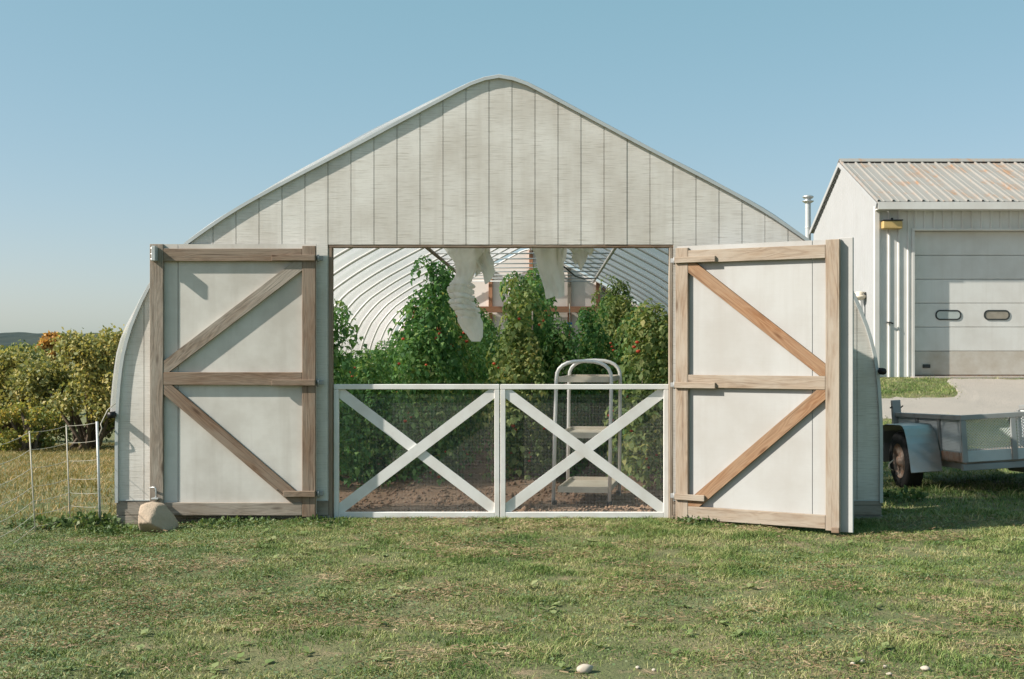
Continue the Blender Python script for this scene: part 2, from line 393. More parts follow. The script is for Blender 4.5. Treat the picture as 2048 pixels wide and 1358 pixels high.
XX, YY = np.meshgrid(gx, gy); ZZ = hgt(XX, YY)
nx, ny = len(gx), len(gy)
idx = np.arange(nx * ny).reshape(ny, nx)
q = np.stack([idx[:-1, :-1], idx[:-1, 1:], idx[1:, 1:], idx[1:, :-1]], -1).reshape(-1, 4)
tag(link('ground', mesh_np('ground', np.stack([XX, YY, ZZ], -1).reshape(-1, 3), q, 4, True), M['ground']), kind='structure')

# bare soil floor of the greenhouse
sx = np.arange(-3.78, 2.88, .07); sy = np.arange(11.06, 29.3, .09)
SX, SY = np.meshgrid(sx, sy)
rows_x = (-2.45, -1.38, -.25, .98, 2.1)
rid = sum(np.exp(-((SX - r) / .28) ** 2) for r in rows_x) * .07 * sst((SY - 12.6) / .8)
SZ = .02 + rid + .045 * (fbm(SX * 2.2, SY * 2.2) - .3) + .03 * (vn(SX * 11, SY * 11) - .5)
ids = np.arange(SX.size).reshape(SX.shape)
qs = np.stack([ids[:-1, :-1], ids[:-1, 1:], ids[1:, 1:], ids[1:, :-1]], -1).reshape(-1, 4)
tag(link('soil_floor', mesh_np('soil_floor', np.stack([SX, SY, SZ], -1).reshape(-1, 3), qs, 4, True), M['soil']), kind='structure')

# clods and litter on the soil
def clods():
    r_ = np.random.default_rng(4); n = 9000; x = r_.uniform(-3.6, 2.7, n); y = 11.1 + r_.random(n) ** 1.6 * 9; k = r_.uniform(.006, .022, n) * (1 + 1.2 * (r_.random(n) > .96))
    z = np.full(n, .035) + sum(np.exp(-((x - q_) / .28) ** 2) for q_ in rows_x) * .07 * sst((y - 12.6) / .8)
    o_ = np.array([[1, 0, 0], [0, 1, 0], [-1, 0, 0], [0, -1, 0], [0, 0, .8], [0, 0, -.8]]); c = np.stack([x, y, z], 1)
    v = c[:, None] + o_[None] * k[:, None, None] * r_.uniform(.6, 1.3, (n, 6, 3)); f = np.array([[0, 1, 4], [1, 2, 4], [2, 3, 4], [3, 0, 4], [1, 0, 5], [2, 1, 5], [3, 2, 5], [0, 3, 5]])
    F = (np.arange(n)[:, None, None] * 6 + f[None]).reshape(-1, 3)
    return link('soil_clods', mesh_np('soil_clods', v.reshape(-1, 3), F, 3), M['soil'])
tag(clods(), 'loose brown clods on the greenhouse floor', 'soil', kind='stuff')
# gravel drive in front of the garage
ux = np.concatenate([np.arange(4.0, 16, .15), np.arange(16, 46, 1.0)]); ut = np.linspace(0, 1, 30)
lo = 19.5 + .55 * (fbm(ux * .8, ux * 0 + 3) - .45) + .3 * (vn(ux * 3, ux * 0) - .5) - .02 * (ux - 6)
hi = 22.5 + 3.3 * sst((ux - 7.3) / 1.1) + .6 * (fbm(ux * 1.2, ux * 0 + 8) - .45) + .25 * (vn(ux * 4, ux * 0 + 5) - .5)
hi = np.minimum(hi, 25.95)
GX = np.repeat(ux[None], 30, 0); GY = lo[None] + (hi - lo)[None] * ut[:, None]
GZ = hgt(GX, GY) + .012 + .012 * np.sin(PI * ut)[:, None]
GZ[0] -= .03; GZ[-1] -= .03
idg = np.arange(GX.size).reshape(GX.shape)
qg = np.stack([idg[:-1, :-1], idg[:-1, 1:], idg[1:, 1:], idg[1:, :-1]], -1).reshape(-1, 4)
tag(link('gravel_road', mesh_np('gravel_road', np.stack([GX, GY, GZ], -1).reshape(-1, 3), qg, 4, True), M['gravel']), kind='structure')

# far wooded hill
hx = np.arange(-900, 700, 4.0); hy = np.arange(520, 900, 6.0)
HX, HY = np.meshgrid(hx, hy)
HZ = -11 + (17.2 + 5 * (fbm(HX / 160, HY / 160) - .5) + 2.0 * np.sin(HX / 55.)) * np.exp(-((HY - 690) / 110) ** 2) + 5.5 * fbm(HX / 13, HY / 13, 3)
idh = np.arange(HX.size).reshape(HX.shape)
qh = np.stack([idh[:-1, :-1], idh[:-1, 1:], idh[1:, 1:], idh[1:, :-1]], -1).reshape(-1, 4)
tag(link('hill', mesh_np('hill', np.stack([HX, HY, HZ], -1).reshape(-1, 3), qh, 4, False), M['hill']), kind='structure')

# ------------------------------------------------------------------ greenhouse
S = FPX / FY
X0 = (998 - 1100) / S
half = [(0, 154), (25, 158), (50, 166), (80, 181), (140, 213), (200, 245), (280, 288), (360, 330), (440, 372), (500, 405), (540, 429), (580, 456), (626, 489), (660, 524), (697, 571), (716, 608), (735, 655), (749, 704), (757, 757), (761, 812), (763, 872), (763, 1005)]
ha = np.array([(d / S, CH + (700 - y) / S) for d, y in half])
# arc-length resample of the half profile, right side then mirrored
seg = np.hypot(*np.diff(ha, axis=0).T); t = np.concatenate([[0], np.cumsum(seg)])
tt = np.linspace(0, t[-1], 44)
def cr(tq):
    out = []
    for v in tq:
        i = int(np.clip(np.searchsorted(t, v) - 1, 0, len(t) - 2)); u = (v - t[i]) / (t[i + 1] - t[i])
        p0, p1, p2 = ha[max(i - 1, 0)].copy(), ha[i], ha[i + 1]
        p3 = ha[min(i + 2, len(ha) - 1)]
        if i == 0: p0 = np.array([-ha[1][0], ha[1][1]])
        out.append(.5 * ((2 * p1) + (-p0 + p2) * u + (2 * p0 - 5 * p1 + 4 * p2 - p3) * u * u + (-p0 + 3 * p1 - 3 * p2 + p3) * u ** 3))
    return np.array(out)
hp = cr(tt); hp = hp * .55 + np.stack([np.interp(tt, t, ha[:, 0]), np.interp(tt, t, ha[:, 1])], 1) * .45
prof = np.concatenate([np.stack([X0 - hp[::-1, 0], hp[::-1, 1]], 1), np.stack([X0 + hp[1:, 0], hp[1:, 1]], 1)])   # left base -> ridge -> right base
def pnorm(i):
    a = prof[max(i - 1, 0)]; b = prof[min(i + 1, len(prof) - 1)]; d = b - a; d = d / np.hypot(*d); return np.array([-d[1], d[0]])
pn = np.array([pnorm(i) for i in range(len(prof))])
def prof_top(x):
    return float(np.interp(abs(x - X0), hp[:, 0], hp[:, 1]))
ZB = .165                      # lower edge of the siding
ZO = CH + (700 - 489) / S      # top of the door opening
GH = empty('greenhouse', (X0, FY, 0))
tag(GH, 'arched greenhouse with weathered white plank gable, wide open doors and plastic film roof', 'greenhouse')
GI = Matrix.Translation((-X0, -FY, 0))
def gpart(o, parent=GH):       # parts are made in world coordinates, then re-expressed in the parent's
    o.parent = parent; o.matrix_parent_inverse = Matrix.Translation(-Vector((X0, FY, 0))) if parent is GH else parent.matrix_world.inverted()
    return o

# front wall: backing sheet with siding boards fixed on it
fw = bmesh.new()
def strip_poly(xa, xb, zb, inset=0.0):
    xs = np.linspace(xa, xb, 5)
    pts = [(xa, zb), (xb, zb)] + [(x, max(prof_top(x) - inset, zb + .002)) for x in xs[::-1]]
    return pts
XL, XR = X0 - 763 / S + .004, X0 + 763 / S - .004
OL, OR_ = (657 - 1100) / S, (1346 - 1100) / S
def wallpoly(bm, xa, xb, zb, y0, y1, inset):
    prism(bm, [(x, y0, z) for x, z in strip_poly(xa, xb, zb, inset)], (0, y1 - y0, 0))
for xa, xb, zb in [(XL, OL, ZB + .005), (OR_, XR, ZB + .005)] + [(OL, OR_, ZO + .003)]:
    n = 12
    for i in range(n):
        wallpoly(fw, xa + (xb - xa) * i / n, xa + (xb - xa) * (i + 1) / n, zb, FY + .012, FY + .03, .015)
front = gpart(link('front_wall', bm_mesh('front_wall', fw), M['siding']))
gro = [(1024 + 46 * k - 1100) / S for k in range(-17, 18)]
edges = [XL] + [g for g in gro if XL + .03 < g < XR - .03] + [XR]
for xa, xb in zip(edges[:-1], edges[1:]):
    zb = ZO if (xa > OL - .02 and xb < OR_ + .02) else ZB
    bm = bmesh.new(); g = .0032
    pts = strip_poly(xa + g, xb - g, zb, .008); cx = (xa + xb) / 2
    dy = random.uniform(-.0015, .0015)
    prism(bm, [(x - cx, FY + dy, z) for x, z in pts], (0, .0115 - dy, 0))
    o = link('siding_board', bm_mesh('siding_board', bm), M['siding']); o.location = (cx, 0, 0)
    o.parent = front; o.matrix_parent_inverse = Matrix.Translation((0, 0, 0))
# edge trim following the arch, proud of the wall
bm = bmesh.new(); rr = []
for i in range(len(prof)):
    p, n = prof[i], pn[i]
    a, b = p - n * .012, p + n * .016
    rr.append([bm.verts.new((a[0], FY - .026, a[1])), bm.verts.new((b[0], FY - .026, b[1])), bm.verts.new((b[0], FY + .05, b[1])), bm.verts.new((a[0], FY + .05, a[1]))])
for i in range(len(rr) - 1):
    for k in range(4): bm.faces.new((rr[i][k], rr[i][(k + 1) % 4], rr[i + 1][(k + 1) % 4], rr[i + 1][k]))
bm.faces.new(rr[0]); bm.faces.new(rr[-1][::-1]); bmesh.ops.recalc_face_normals(bm, faces=bm.faces[:])
gpart(link('edge_trim', bm_mesh('edge_trim', bm, False), M['galv_dull']))
# film cover; the roll-up sides end above the ground
def film_rows(zl, zr):
    keep = [i for i in range(len(prof)) if (prof[i][0] < X0 and prof[i][1] > zl) or (prof[i][0] >= X0 and prof[i][1] > zr)]
    return keep
keep = film_rows(.93, 1.27)
yy = np.concatenate([np.array([FY + .0, FY + .06, FY + .14, FY + .26, FY + .45]), np.arange(FY + .7, 29.36, .305)])
fv = []
for j, y in enumerate(yy):
    fr_ = ((y - 11.1) / 1.22) % 1.0
    for i in keep:
        p, n = prof[i], pn[i]
        b = .018 + .022 * math.sin(PI * fr_) + .012 * (float(vn(p[0] * 3 + y * 2.1, p[1] * 3 + y)) - .5)
        e = math.exp(-((y - FY - .12) / .16) ** 2)
        if p[0] < X0 and p[1] < 2.0: b += .085 * e * sst((2.0 - p[1]) / .5)
        if X0 - 2.2 < p[0] < X0 - .25: b += .10 * math.exp(-((y - FY - .35) / .3) ** 2) * math.sin(PI * (p[0] - X0 + 2.2) / 1.95)
        fv.append((p[0] + n[0] * b, y, p[1] + n[1] * b))
nk = len(keep); idf = np.arange(len(fv)).reshape(len(yy), nk)
qf = np.stack([idf[:-1, :-1], idf[:-1, 1:], idf[1:, 1:], idf[1:, :-1]], -1).reshape(-1, 4)
film = gpart(link('film_cover', mesh_np('film_cover', np.array(fv), qf, 4, True), M['film']))
# roll-up bars at the lower film edges, their ends stick out in front
for side, z0, xo in ((-1, .93, -.035), (1, 1.27, .035)):
    i = keep[0] if side < 0 else keep[-1]; x = prof[i][0] + xo; z = prof[i][1] - .01
    o = gpart(tube_obj('roll_up_bar', [(x, FY - .10, z), (x, 29.2, z)], .03, M['black'], None, 12))
# wire netting below the roll-up sides
for side in (-1, 1):
    bm = bmesh.new(); x = X0 + side * (763 / S + .002); z1 = .95 if side < 0 else 1.28
    dd = .05
    for k in np.arange(FY + .1 - z1, 17.0 if side < 0 else 16.0, dd):
        for sgn in (1, -1):
            a, b = (k, .05), (k + z1 - .05, z1)
            if sgn < 0: a, b = (k, z1), (k + z1 - .05, .05)
            if a[0] < FY + .05:
                f = (FY + .05 - a[0]) / (b[0] - a[0]); a = (FY + .05, a[1] + (b[1] - a[1]) * f)
            tube(bm, [(x, a[0], a[1]), (x, b[0], b[1])], .0022, 3, cap=False)
    gpart(tag(link('wire_netting', bm_mesh('wire_netting', bm), M['wire']), kind='stuff'))
# ground boards: corners of the wall, long side sills
for side in (-1, 1):
    xa, xb = (XL - .012, OL - .001) if side < 0 else (OR_ + .001, XR + .012)
    zt = ZB - .004
    for k, (za, zb_) in enumerate(((zt - .125, zt), (zt - .30, zt - .130))):
        gpart(board('sill_board', (xa - .01 * k, FY + .018, (za + zb_) / 2), (xb + .012 * k, FY + .018, (za + zb_) / 2), zb_ - za, .045, M['wood_grey']))
    gpart(box('drip_flashing', (xa, FY - .008, ZB - .003), (xb, FY + .0, ZB + .006), M['galv_dull']))
    xs = X0 + side * (763 / S)
    gpart(board('side_sill', (xs, FY + .06, .0), (xs, 29.3, .0), .30, .05, M['wood_grey'], up=(side, 0, 0)))
# opening trim: header and jambs
gpart(board('header_board', ((655 - 1100) / S, FY + .045, ZO - .012), ((1348 - 1100) / S, FY + .045, ZO - .012), .028, .085, M['wood_brown']))
gpart(board('jamb_board', ((660.5 - 1100) / S, FY + .045, -.06), ((660.5 - 1100) / S, FY + .045, ZO - .027), .03, .085, M['wood_brown']))
gpart(board('jamb_board', ((1342 - 1100) / S, FY + .045, -.06), ((1342 - 1100) / S, FY + .045, ZO - .027), .03, .085, M['wood_tan']))
# hoops with cross ties
hin = prof - pn * .045
HOOPY = [11.14 + 1.205 * k for k in range(16)]
zt = CH + 365 / S; xt0 = None
sel = [i for i in range(len(prof)) if hin[i][1] >= zt]; tie = (hin[sel[0]], hin[sel[-1]])
bmh = bmesh.new(); tube(bmh, [(p[0] - X0, 0, p[1]) for p in hin], .021, 8); hoop_me = bm_mesh('hoop', bmh, True); hoop_me.materials.append(M['tube_white'])
bmt = bmesh.new(); tube(bmt, [(tie[0][0] - X0, 0, zt), (tie[1][0] - X0, 0, zt)], .014, 6); tie_me = bm_mesh('cross_tie', bmt, True); tie_me.materials.append(M['galv_dull'])
for y in HOOPY:
    o = link('hoop', hoop_me, None, GH); o.location = (0, y - FY, 0)
    c = link('cross_tie', tie_me, None, o)
for xx, zz in ((tie[0][0] + .03, zt - .02), (tie[1][0] - .03, zt - .02), (X0, hin[:, 1].max() - .03)):
    gpart(board('purlin', (xx, 11.1, zz), (xx, 29.25, zz), .045, .045, M['wood_brown'] if xx < X0 - .1 else M['tube_white'], up=(0, 0, 1)))
# back wall with framing
bm = bmesh.new(); n = 40
for i in range(n):
    xa = XL + (XR - XL) * i / n; xb = XL + (XR - XL) * (i + 1) / n
    prism(bm, [(x, 29.34, z) for x, z in strip_poly(xa, xb, -.05, .02)], (0, .03, 0))
bw = gpart(link('back_wall', bm_mesh('back_wall', bm), M['inner_wall']))
YB = 29.26
def bpart(o): o.parent = bw; o.matrix_parent_inverse = bw.matrix_world.inverted(); return o
zb1 = P(0, 619, YB).z
bpart(board('beam', (XL + .3, YB - .05, zb1), (XR - .3, YB - .05, zb1), .14, .09, M['wood_red']))
for px in (858, 981, 1062, 1139, 1196, 1290):
    x = P(px, 0, YB).x
    bpart(board('stud', (x, YB + .03, zb1 + .075), (x, YB + .03, prof_top(x) - .05), .09, .08, M['wood_tan'] if px in (1139,) else M['wood_red']))
    bpart(board('stud', (x, YB + .03, 0), (x, YB + .03, zb1 - .075), .09, .08, M['wood_red']))
bpart(board('stud', P(1205, 575, YB + .02), P(1240, 612, YB + .02), .07, .05, M['wood_brown']))

# ------------------------------------------------------------------ barn doors
def make_door(name, label, loc, rz, W, zt, side, wood, wood_b, stile_w, panel_mat):
    """local x from hinge to free edge, frame on the side*y face"""
    d = empty('swing', loc, rz)
    s = side; T = .017; F = .038
    pan = bmesh.new(); zb = .012
    nseam = 1.22
    prism(pan, [(0, 0, zb + .02), (nseam - .003, 0, zb + .02), (nseam - .003, 0, zt), (0, 0, zt)], (0, s * T, 0))
    p2 = bmesh.new(); 
    prism(pan, [(nseam + .003, 0, zb + .02), (W, 0, zb + .02), (W, 0, zt), (nseam + .003, 0, zt)], (0, s * T, 0))
    p2.free()
    door = link('door', bm_mesh('door', pan), panel_mat); door.location = loc; door.rotation_euler = (0, 0, rz)
    bpy.data.objects.remove(d)
    door['label'] = label
    up = (0, s, 0); yc = s * (T + F / 2 + .001)
    sw, rw = stile_w, .112
    zr_t = zt - .042; z_m = 1.228
    board('stile', (sw / 2, yc, zb), (sw / 2, yc, zt - .018), sw, F, wood[0], door, up)
    board('stile', (W - sw / 2, yc, zb), (W - sw / 2, yc, zt - .002), sw, F, wood[1], door, up)
    xa, xb = sw + .002, W - sw - .002
    for zc, k in ((zr_t - rw / 2, 2), (z_m, 3), (zb + rw / 2 + .012, 4)):
        board('rail', (xa, yc, zc), (xb, yc, zc), rw, F - .002, wood[k], door, up)
    z0, z1 = z_m + rw / 2 + .002, zr_t - rw - .002
    z2, z3 = zb + rw + .014, z_m - rw / 2 - .002
    for (a, b, r, wm) in (((xb - .02, z0 + .045), (xa + .045, z1 - .045), (z0, z1), wood_b[0]), ((xb - .045, z3 - .045), (xa + .045, z2 + .02), (z2, z3), wood_b[1])):
        dx, dz = b[0] - a[0], b[1] - a[1]; L = math.hypot(dx, dz); ux_, uz_ = dx / L, dz / L; nx_, nz_ = -uz_, ux_; hw = .053
        e = .5
        poly = [(a[0] - ux_ * e + nx_ * hw, a[1] - uz_ * e + nz_ * hw), (b[0] + ux_ * e + nx_ * hw, b[1] + uz_ * e + nz_ * hw), (b[0] + ux_ * e - nx_ * hw, b[1] + uz_ * e - nz_ * hw), (a[0] - ux_ * e - nx_ * hw, a[1] - uz_ * e - nz_ * hw)]
        poly = clip_rect(poly, xa, xb, r[0], r[1])
        mid = ((a[0] + b[0]) / 2, (a[1] + b[1]) / 2)
        # local frame of the brace: x along the grain
        ex = Vector((ux_, 0, uz_)); ez = Vector((0, s, 0)); ey = ez.cross(ex)
        mw = Matrix((ex, ey, ez)).transposed().to_4x4(); mw.translation = Vector((mid[0], s * (T + .001), mid[1]))
        inv = mw.inverted(); bm = bmesh.new()
        prism(bm, [inv @ Vector((x, s * (T + .001), z)) for x, z in poly], (0, 0, F - .003))
        link('brace', bm_mesh('brace', bm), wm, door, mw)
    for zc, L in ((zt - .125, .38), (z_m - .035, .38), (.215, .28)):
        yb = s * (T + F + .002 + .0115)
        board('hinge_block', (.0, yb, zc), (L, yb, zc), .052, .023, wood[5], door, up, .003)
        box('hinge', (-.06, min(0, s * .03), zc - .02), (-.003, max(0, s * .03), zc + .02), M['hinge_metal'], door, .003)
        tube_obj('hinge_pin', [(-.02, s * (T + F - .02), zc - .035), (-.02, s * (T + F - .02), zc + .03)], .010, M['hinge_metal'], door, 8)
    return door
SL = FPX / 10.96
dl = make_door('left', 'left leaf folded flat against the wall, grey weathered frame', ((633 - 1100) / SL, 10.965, .02), PI, 1.458, 2.415, 1, [M['wood_brown'], M['wood_grey'], M['wood_brown'], M['wood_brown'], M['wood_grey'], M['wood_brown']], [M['wood_grey'], M['wood_brown']], .117, M['door_paint'])
gpart(dl)
bpy.context.view_layer.update()
dr = make_door('right', 'right leaf swung out towards the lawn, sun bleached tan frame', (1.128, 10.93, .0), -R(29.4), 1.46, 2.412, -1, [M['wood_tan'], M['wood_tan'], M['wood_tan'], M['wood_tan'], M['wood_tan'], M['wood_tan']], [M['wood_honey'], M['wood_honey']], .117, M['door_paint_r'])
gpart(dr)
# astragal strip and dark edge post on the free edge of the right door, hardware on the left one
box('closing_strip', (1.432, .004, .0), (1.555, .03, 2.425), M['door_paint_r'], dr, .003)
box('foot_block', (1.40, -.085, .0), (1.465, -.057, .045), M['wood_brown'], dr, .003)
b = box('latch_plate', (1.385, .058, 2.26), (1.42, .135, 2.39), M['galv_dull'], dl, .004)
for zz in (2.275, 2.32, 2.37): tube_obj('bolt', [(1.43, .06, zz), (1.43, .085, zz)], .011, M['galv'], dl, 8)
tube_obj('latch_rod', [(1.452, .07, .27), (1.405, .085, .275), (1.395, .085, .26), (1.395, .085, .02)], .007, M['galv'], dl, 8)
box('rod_bracket', (1.365, .058, .17), (1.425, .12, .185), M['galv'], dl, .003)
tube_obj('nail', [(.345, .017, .255), (.33, .075, .25)], .004, M['dark_steel'], dl, 6)

# ------------------------------------------------------------------ white gate panels
def make_gate(x0, x1, label, flip):
    W = x1 - x0; H = 1.205; g = empty('gate', (x0, FY + .062, 0)); tag(g, label, 'gate', 'white gate panels in the greenhouse doorway')
    fwid = .044; D = .040
    board('top_rail', (0, 0, H - .033), (W, 0, H - .033), .045, D, M['white'], g)
    board('bottom_rail', (fwid + .001, 0, .03), (W - fwid - .001, 0, .03), .05, D - .002, M['white'], g)
    for x in (fwid / 2, W - fwid / 2): board('stile', (x, 0, .0), (x, 0, H - .057), fwid, D - .001, M['white'], g)
    xa, xb, za, zb = fwid + .001, W - fwid - .001, .056, H - .057
    for k in range(2):
        a, b = ((xa, za + .02), (xb, zb - .02)) if k == 0 else ((xa, zb - .02), (xb, za + .02))
        dx, dz = b[0] - a[0], b[1] - a[1]; L = math.hypot(dx, dz); u = (dx / L, dz / L); nn = (-u[1], u[0]); hw = .046; e = .4
        poly = clip_rect([(a[0] - u[0] * e + nn[0] * hw, a[1] - u[1] * e + nn[1] * hw), (b[0] + u[0] * e + nn[0] * hw, b[1] + u[1] * e + nn[1] * hw), (b[0] + u[0] * e - nn[0] * hw, b[1] + u[1] * e - nn[1] * hw), (a[0] - u[0] * e - nn[0] * hw, a[1] - u[1] * e - nn[1] * hw)], xa, xb, za, zb)
        y0 = -.008 if (k == 0) != flip else .0055
        bm = bmesh.new(); prism(bm, [(x, y0, z) for x, z in poly], (0, .0125, 0))
        link('brace', bm_mesh('brace', bm), M['white'], g)
    bm = bmesh.new(); w = .00015; ym = .024
    for x in np.arange(.02, W - .01, .0127): bbox(bm, (x, ym, H * .47), (2 * w, 2 * w, H * .9))
    for z in np.arange(.03, H * .92, .0127): bbox(bm, (W / 2, ym + .0012, z), (W - .03, 2 * w, 2 * w))
    tag(link('wire_mesh', bm_mesh('wire_mesh', bm), M['mesh_wire'], g), kind='stuff')
    return g
SG = FPX / (FY + .06)
make_gate((668 - 1100) / SG, (999 - 1100) / SG, 'low white cross-braced gate panel half shaded beside the grey barn door', False)
make_gate((1001 - 1100) / SG, (1337 - 1100) / SG, 'low white cross-braced gate panel in front of the tubular cart', True)

# ------------------------------------------------------------------ hanging fabric in the doorway
def loft(name, rows, label, nseg=56, pleat=.12, seed=0):
    """rows: (px_left, px_right, py, depth_ratio) at the depth Y"""
    rnd = random.Random(seed); Y = 11.32; root = P((rows[0][0] + rows[0][1]) / 2, rows[0][2], Y)
    rs = np.array(rows); tq = np.linspace(0, len(rs) - 1, 110); ii = np.arange(len(rs))
    v = []; ph = [rnd.uniform(0, 6) for _ in range(5)]
    for k, tv in enumerate(tq):
        l, r_, y, dr_ = (np.interp(tv, ii, rs[:, c]) for c in range(4))
        a = P(l, y, Y); b = P(r_, y, Y); c = (a + b) / 2; rx = (b - a).length / 2
        for s_ in range(nseg):
            th = 2 * PI * s_ / nseg
            pl = 1 + pleat * (math.sin(th * 7 + ph[0] + .25 * math.sin(k * .12)) + .6 * math.sin(th * 11 + ph[1] + k * .04)) + .5 * pleat * math.sin(k * .28 + th * 2 + ph[2])
            pl += .9 * pleat * (float(vn(4 * math.cos(th) + 9, k * .16 + seed + 3 * math.sin(th))) - .5) * 4; kk = (tv + .35 * math.sin(th * 1.0 + ph[3])) ; fold = abs(math.sin(PI * kk * .95)); pl -= (.42 * (1 - fold) ** 3) if 4.2 < tv < 10.4 else 0
            v.append((c.x + rx * pl * math.cos(th) * .93, Y + rx * dr_ * pl * math.sin(th), c.z))
    n = len(tq); f = []
    for k in range(n - 1):
        for s_ in range(nseg): f.append((k * nseg + s_, (k + 1) * nseg + s_, (k + 1) * nseg + (s_ + 1) % nseg, k * nseg + (s_ + 1) % nseg))
    v = np.array(v) - np.array(root)
    o = link(name, mesh_np(name, v, np.array(f), 4, True), M['cloth']); o.location = root
    return tag(o, label, 'fabric', 'row cover fabric hung in the doorway')
b1 = loft('fabric_bundle', [(886, 976, 494, .35), (890, 978, 508, .4), (908, 962, 525, .6), (912, 952, 545, .75), (905, 945, 560, .8), (896, 950, 572, .9), (893, 946, 585, .8), (898, 951, 596, .9), (897, 948, 607, .8), (904, 957, 618, .85), (912, 962, 630, .6), (918, 965, 645, .4), (928, 966, 662, .25), (937, 965, 674, .15), (944, 960, 683, .06)], 'thick knotted bundle of off-white fabric hanging from the door header', 56, .085, 3)
def sheet(name, tl, tr, br, bl, Y, label, amp=.03, seed=0, parent=None, ragged=.0):
    n, m_ = 26, 30; v = []; c0 = P((tl[0] + tr[0]) / 2, tl[1], Y)
    for layer in (0, 1):
        for j in range(m_):
            t_ = j / (m_ - 1)
            for i in range(n):
                s_ = i / (n - 1)
                x = (tl[0] * (1 - s_) + tr[0] * s_) * (1 - t_) + (bl[0] * (1 - s_) + br[0] * s_) * t_
                y = (tl[1] * (1 - s_) + tr[1] * s_) * (1 - t_) + (bl[1] * (1 - s_) + br[1] * s_) * t_
                y += ragged * t_ * (float(vn(s_ * 6 + seed, 1.0)) - .5) * 30; x += (float(vn(t_ * 5, seed + s_ * 1.0)) - .5) * 6
                p = P(x, y, Y); d = amp * (math.sin(s_ * 11 + seed + 1.2 * math.sin(t_ * 4)) * (1 - .4 * t_) + .7 * math.sin(s_ * 5 + 2 * t_ + seed))
                v.append((p.x - c0.x, d + layer * .004, p.z - c0.z))
    f = []
    for j in range(m_ - 1):
        for i in range(n - 1):
            a = j * n + i; f.append((a, a + 1, a + n + 1, a + n)); a += n * m_; f.append((a, a + n, a + n + 1, a + 1))
    o = link(name, mesh_np(name, np.array(v), np.array(f), 4, True), M['cloth']); o.location = c0
    if label: tag(o, label, 'fabric', 'row cover fabric hung in the doorway')
    return o
fl = sheet('hanging_flap', (938, 492), (978, 492), (991, 552), (950, 566), 11.30, 'short pale fabric flap hanging beside the knotted bundle', .05, 1.0, None, 1.2)
sheet('hanging_sheet', (1063, 492), (1122, 492), (1131, 592), (1092, 596), 11.34, 'long smooth pale fabric strip hanging above the middle tomato row', .018, 4.0, None, .3)
sheet('hanging_sheet', (1104, 491), (1134, 491), (1124, 540), (1112, 532), 11.40, 'short narrow fabric tail just right of the long strip', .03, 2.0, None, .8)
sheet('hanging_sheet', (1138, 491), (1190, 491), (1180, 522), (1152, 531), 11.36, 'small ragged fabric scrap nearest the right of the doorway', .03, 6.0, None, 1.0)

# ------------------------------------------------------------------ utility cart behind the gate
ct = empty('utility_cart', (.32, 11.75, .02)); tag(ct, 'beige tubular cart with arched handles and three shelves behind the gate', 'cart')
wc, hc, dc = .262, 1.385, .92
def arch(y, lean):
    pts = [(-wc - lean, y, .0), (-wc - lean * .5, y, hc * .5), (-wc, y, hc - .19)]
    for k in range(1, 12):
        a = PI - PI * k / 12; ca, sa = math.cos(a), math.sin(a)
        pts.append((wc * math.copysign(abs(ca) ** .75, ca), y, hc - .19 + .18 * abs(sa) ** .75))
    pts += [(wc, y, hc - .19), (wc - lean * .3, y, hc * .5), (wc - lean * .6, y, .0)]
    return pts
tube_obj('handle_frame', arch(0, .03), .018, M['tube_white'], ct, 10)
tube_obj('handle_frame', arch(dc, .015), .018, M['tube_white'], ct, 10)
for z, m_ in ((1.19, M['beige_shelf']), (.66, M['beige_shelf']), (.145, M['beige_shelf'])):
    bm = bmesh.new()
    bbox(bm, (0, dc / 2, z), (2 * wc - .05, dc + .03, .012)); 
    for y in (-.012, dc + .012): bbox(bm, (0, y, z + .012), (2 * wc - .052, .012, .055))
    for x in (-wc + .02, wc - .02): bbox(bm, (x, dc / 2, z + .010), (.012, dc + .01, .05))
    link('shelf', bm_mesh('shelf', bm), m_, ct)
for x in (-wc + .0, wc):
    for y in (0, dc): tube_obj('foot', [(x - .02, y, .0), (x - .02, y, .05)], .026, M['black'], ct, 8)
ct.rotation_euler = (0, 0, R(-8.5))

